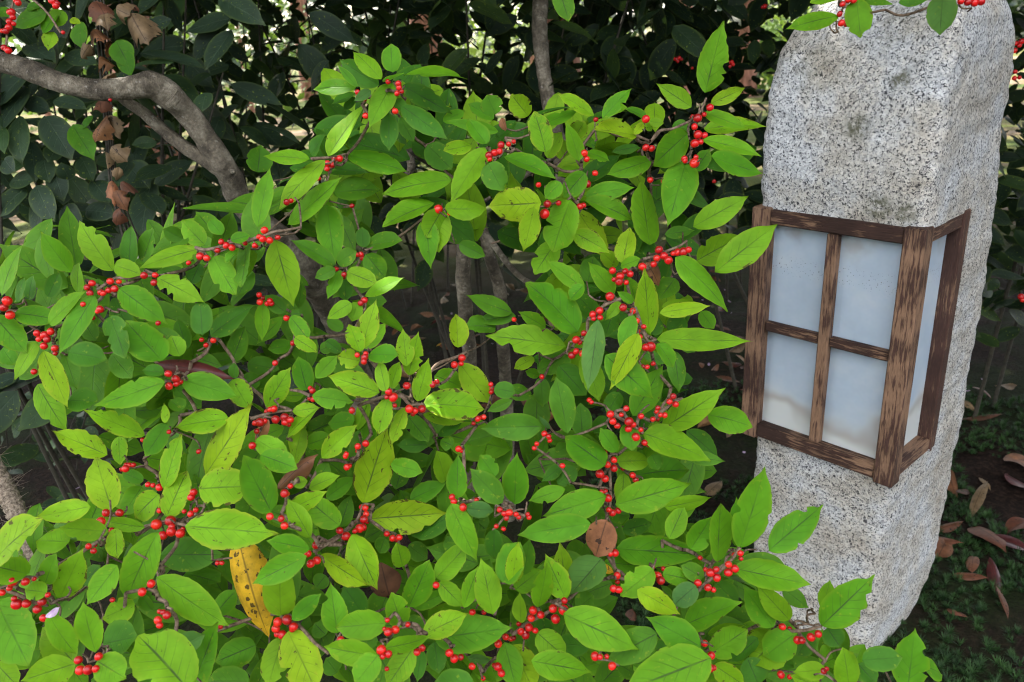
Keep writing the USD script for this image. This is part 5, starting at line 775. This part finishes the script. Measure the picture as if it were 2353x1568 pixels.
# red berries on the shaded shrubs: single clusters that show
for owner, recs in (('/World/background_shrub_005', "1750 288 20;1710 300 15;1735 315 15;1700 350 18;1705 495 15;1675 490 15;1700 540 16;1735 535 14"),):
    for rec in recs.split(';'):
        x, y, r = map(float, rec.split()); px = tile_px('D', x, y); d = 1.38; C = at(*px, d)
        o = stage.GetPrimAtPath('/World/background_shrub_004'); obj('berry', (np.array(ico.vertices) * r * MAINPX * d / FPX + C, ico.faces), M['berry'], o)
o = stage.GetPrimAtPath('/World/background_shrub_004')
for rec in "1745 478 22;1755 500 18".split(';'):
    x, y, r = map(float, rec.split()); d = 1.4; C = at(*tile_px('H', x, y), d); obj('berry', (np.array(ico.vertices) * r * MAINPX * d / FPX + C, ico.faces), M['berry'], o)
o = stage.GetPrimAtPath('/World/background_shrub_003')
for rec in "1110 405 14;1130 410 16;1150 400 14;1165 410 12;1140 425 12;1510 430 16;1520 445 14;1500 460 12;1740 45 16;1725 50 12;1390 1250 14;1240 470 10".split(';'):
    x, y, r = map(float, rec.split()); d = 1.62; C = at(*tile_px('C', x, y), d); obj('berry', (np.array(ico.vertices) * r * MAINPX * d / FPX + C, ico.faces), M['berry'], o)
ov = thing('berry_branch', 'leafy berry branch hanging into the top left corner', 'branch', at(10, -40, 0.95))
for rec in "125 20 22;80 85 26;65 85 20;90 120 20;65 150 22;60 190 24;40 215 22;15 215 16;95 165 16;30 330 22;58 350 24;45 342 20;365 10 24;385 40 24;395 25 20;350 8 18;110 5 20;435 225 14;760 690 12".split(';'):
    x, y, r = map(float, rec.split()); d = 0.98; C = at(*tile_px('A', x, y), d); obj('berry', (np.array(ico.vertices) * r * MAINPX * d / FPX + C, ico.faces), M['berry'], ov)
for pp in ((120, -120, 60, 170, 40, 330), (380, -120, 390, 20, 380, 40), (60, -120, 300, 60, 420, 230)):
    obj('twig', tube([at(*tile_px('A', pp[i], pp[i + 1]), 0.985) for i in (0, 2, 4)], 0.0014, 5, sub=4), M['twig'], ov)
for rec in "320 90 100 190 140 d;400 100 290 240 150 g;480 140 560 160 50 y;370 220 330 350 110 y;270 180 180 140 90 d;430 70 380 190 120 g;180 60 300 40 70 d;-20 60 60 120 100 d".split(';'):
    q = rec.split(); bx, by, tx, ty, w = map(float, q[:5]); d = 1.0; B, E_ = at(*tile_px('A', bx, by), d), at(*tile_px('A', tx, ty), d); ax = unit(E_ - B)
    ms = leaf(B, E_, w * MAINPX * d / FPX * 1.1, leaf_normal(ax, rb), rb, rows=16, cols=6); obj('leaf', ms[:2], M[q[5]], ov, uv=ms[2])
for tile_, rec in (('A', "500 860 650 1105 150 g"), ('A', "640 800 570 890 60 y"), ('A', "800 280 900 470 150 d"), ('A', "860 350 900 530 130 g"), ('A', "560 150 560 340 140 g")):
    q = rec.split(); bx, by, tx, ty, w = map(float, q[:5]); d = 1.10; B, E_ = at(*tile_px(tile_, bx, by), d), at(*tile_px(tile_, tx, ty), d); ax = unit(E_ - B)
    ms = leaf(B, E_, w * MAINPX * d / FPX * 1.1, leaf_normal(ax, rb), rb, rows=16, cols=6); obj('leaf', ms[:2], M['d'], stage.GetPrimAtPath('/World/leafy_bush'), uv=ms[2])
# ------------------------------------------------------------------ trees farther off and the shade tree overhead
def far_tree(label, x, y, r, h, lean=0.0, crown=1000, cz=(2.0, 4.6), cr=2.3, mat='far'):
    g = ground_z(x, y); t = thing('tree', label, 'tree', (x, y, g))
    P = np.array([[x, y, g - 0.1], [x + 0.02, y, g + 0.25], [x + lean * 0.4, y, g + h * 0.4], [x + lean, y, g + h]])
    obj('trunk', tube(P, [r * 1.5, r * 1.1, r, r * 0.5], 14, sub=6, wob=0.22), M['farbark'], t)
    L = []
    for i in range(crown):
        d = unit(rb.normal(0, 1, 3)) * rb.random() ** 0.4 * cr; c = np.array([x + lean, y, g + (cz[0] + cz[1]) / 2]) + d * [1, 1, (cz[1] - cz[0]) / 2 / cr]
        L.append(back_leaf(c, rb.uniform(0.2, 0.32), rb, 3))
    j = join(L); obj('crown', j[:2], M[mat], t, uv=j[2], kind='stuff')
far_tree('reddish-barked tree in sunlight seen through the shrubs right of the upright stem', 0.40, 5.2, 0.11, 4.6)
far_tree('reddish-barked tree in sunlight glimpsed above the bend of the bare limb', -2.35, 5.6, 0.13, 4.8)
far_tree('slender pale tree far behind, glimpsed near the top right of the shrubs', 1.75, 8.0, 0.10, 5.0)
far_tree('far tree glimpsed above the centre of the picture', -0.75, 9.5, 0.16, 5.5)
far_tree('far tree glimpsed in the sun at upper left', -3.9, 9.0, 0.15, 5.5)
for lb, x, y in (('far tree with wide low crown at far left', -6.0, 6.5), ('far tree with wide low crown at far right', 4.6, 6.0), ('far tree with wide low crown behind the post', 2.9, 9.8), ('far tree with wide low crown behind the reddish trunk', 0.9, 10.5), ('far tree with wide low crown deep in the garden', -3.0, 13.5)):
    far_tree(lb, x, y, 0.14, 5.0, crown=1000, cr=2.6)
for i, (x, y, r, lb) in enumerate([(-3.4, 11.5, 1.9, 'far low green bush at upper left, half lit'), (0.6, 13.5, 1.7, 'far low green bush above the tall shrub'), (3.6, 10.5, 1.0, 'far low green bush to the right of the post'), (-7.0, 13.0, 2.3, 'far low green bush at the far left'), (5.5, 14, 1.9, 'far low green bush at the far right'),
    (-15, 19, 3.4, 'far hedge bush closing the view, first from the left'), (-10, 20, 3.4, 'far hedge bush closing the view, second from the left'), (-5, 20.5, 3.4, 'far hedge bush closing the view, left of the middle'), (0, 20, 3.2, 'far hedge bush closing the view, middle one'), (4.6, 20.5, 3.3, 'far hedge bush closing the view, right of the middle'), (9.5, 20, 3.4, 'far hedge bush closing the view, second from the right'), (14.5, 19, 3.4, 'far hedge bush closing the view, first from the right'), (-0.6, 6.4, 0.35, 'small sunlit bush on the far ground')]):
    t = thing('far_bush', lb, 'bush', (x, y, ground_z(x, y))); L = []
    for k in range(420 if r < 1 else 1000 if r < 2.5 else 2000):
        d = unit(rb.normal(0, 1, 3)); d[2] = abs(d[2]) * 0.8; L.append(back_leaf(np.array([x, y, 0]) + d * r * rb.uniform(0.75, 1.05), rb.uniform(0.10, 0.17) * min(1, r + 0.2) * (1 + max(0, r - 2)), rb, 3))
    j = join(L); obj('foliage', j[:2], M['bg' if r > 2.5 else 'far'], t, uv=j[2], kind='stuff'); obj('stem', tube([[x, y, -0.05], [x, y, r * 0.6]], [0.05, 0.02], 7), M['farbark'], t)
sh = thing('shade_tree', 'tree spreading its crown overhead, shading the shrubs', 'tree', (-2.9, 2.8, 0))
obj('trunk', tube([[-2.9, 2.8, -0.1], [-2.85, 2.8, 0.8], [-2.6, 2.75, 1.8], [-1.6, 2.6, 2.5], [0.2, 2.5, 2.7]], [0.2, 0.15, 0.12, 0.07, 0.03], 14, sub=6, wob=0.15), M['bark'], sh)
L = []
for i in range(12000):
    c = np.array([rb.uniform(-3.8, 3.8), rb.uniform(0.4, 4.9), 0.0])
    lo = 2.2 - 1.08 * np.clip((c[1] - 0.75) / 0.45, 0, 1); c[2] = rb.uniform(lo, 3.0)
    q = c - SUN * (c[2] / SUN[2])
    if meshkit.noise(np.array([[q[0] * 2.9, q[1] * 2.9, 0.5]]), 5)[0] < 0.23: continue
    a = rb.uniform(0, 6.28); ax = np.array([math.cos(a), math.sin(a), -0.3]); l_ = rb.uniform(0.16, 0.24)
    L.append(leaf(c, c + ax * l_, l_ * 0.6, unit(np.array([0, 0, 1]) + rb.normal(0, 0.4, 3)), rb, rows=3, cols=2))
j = join(L); obj('crown', j[:2], M['bg'], sh, uv=j[2], kind='stuff')

def garden_tree(label, x, y, h, cr, z0, n):
    t = thing('garden_tree', label, 'tree', (x, y, 0))
    obj('trunk', tube([[x, y, -0.1], [x + 0.03, y, h * 0.4], [x, y + 0.05, h * 0.9]], [0.16, 0.11, 0.04], 10, sub=4, wob=0.15), M['bark'], t)
    L = []
    for i in range(n):
        d = unit(rb.normal(0, 1, 3)) * rb.random() ** 0.35; c = np.array([x, y, (z0 + h) / 2]) + d * [cr, cr, (h - z0) / 2]
        a = rb.uniform(0, 6.28); ax = np.array([math.cos(a), math.sin(a), -0.3]); l_ = rb.uniform(0.2, 0.3)
        L.append(leaf(c, c + ax * l_, l_ * 0.6, unit(rb.normal(0, 0.6, 3) + [0, 0, 0.6]), rb, rows=3, cols=2))
    j = join(L); obj('crown', j[:2], M['bg'], t, uv=j[2], kind='stuff')
garden_tree('broad tree beside the path at the right, outside the picture', 2.75, 0.6, 3.2, 1.2, 0.4, 3000)
for i, (x, y) in enumerate([(-6.5, -5.0), (-3.2, -6.5), (0.2, -6.0), (3.4, -6.6), (6.8, -5.2)]):
    garden_tree('broad tree across the path behind the viewer, ' + ('farthest to the left', 'left of the middle one', 'the middle one', 'right of the middle one', 'farthest to the right')[i], x, y, 4.2, 1.9, 0.4, 1500)
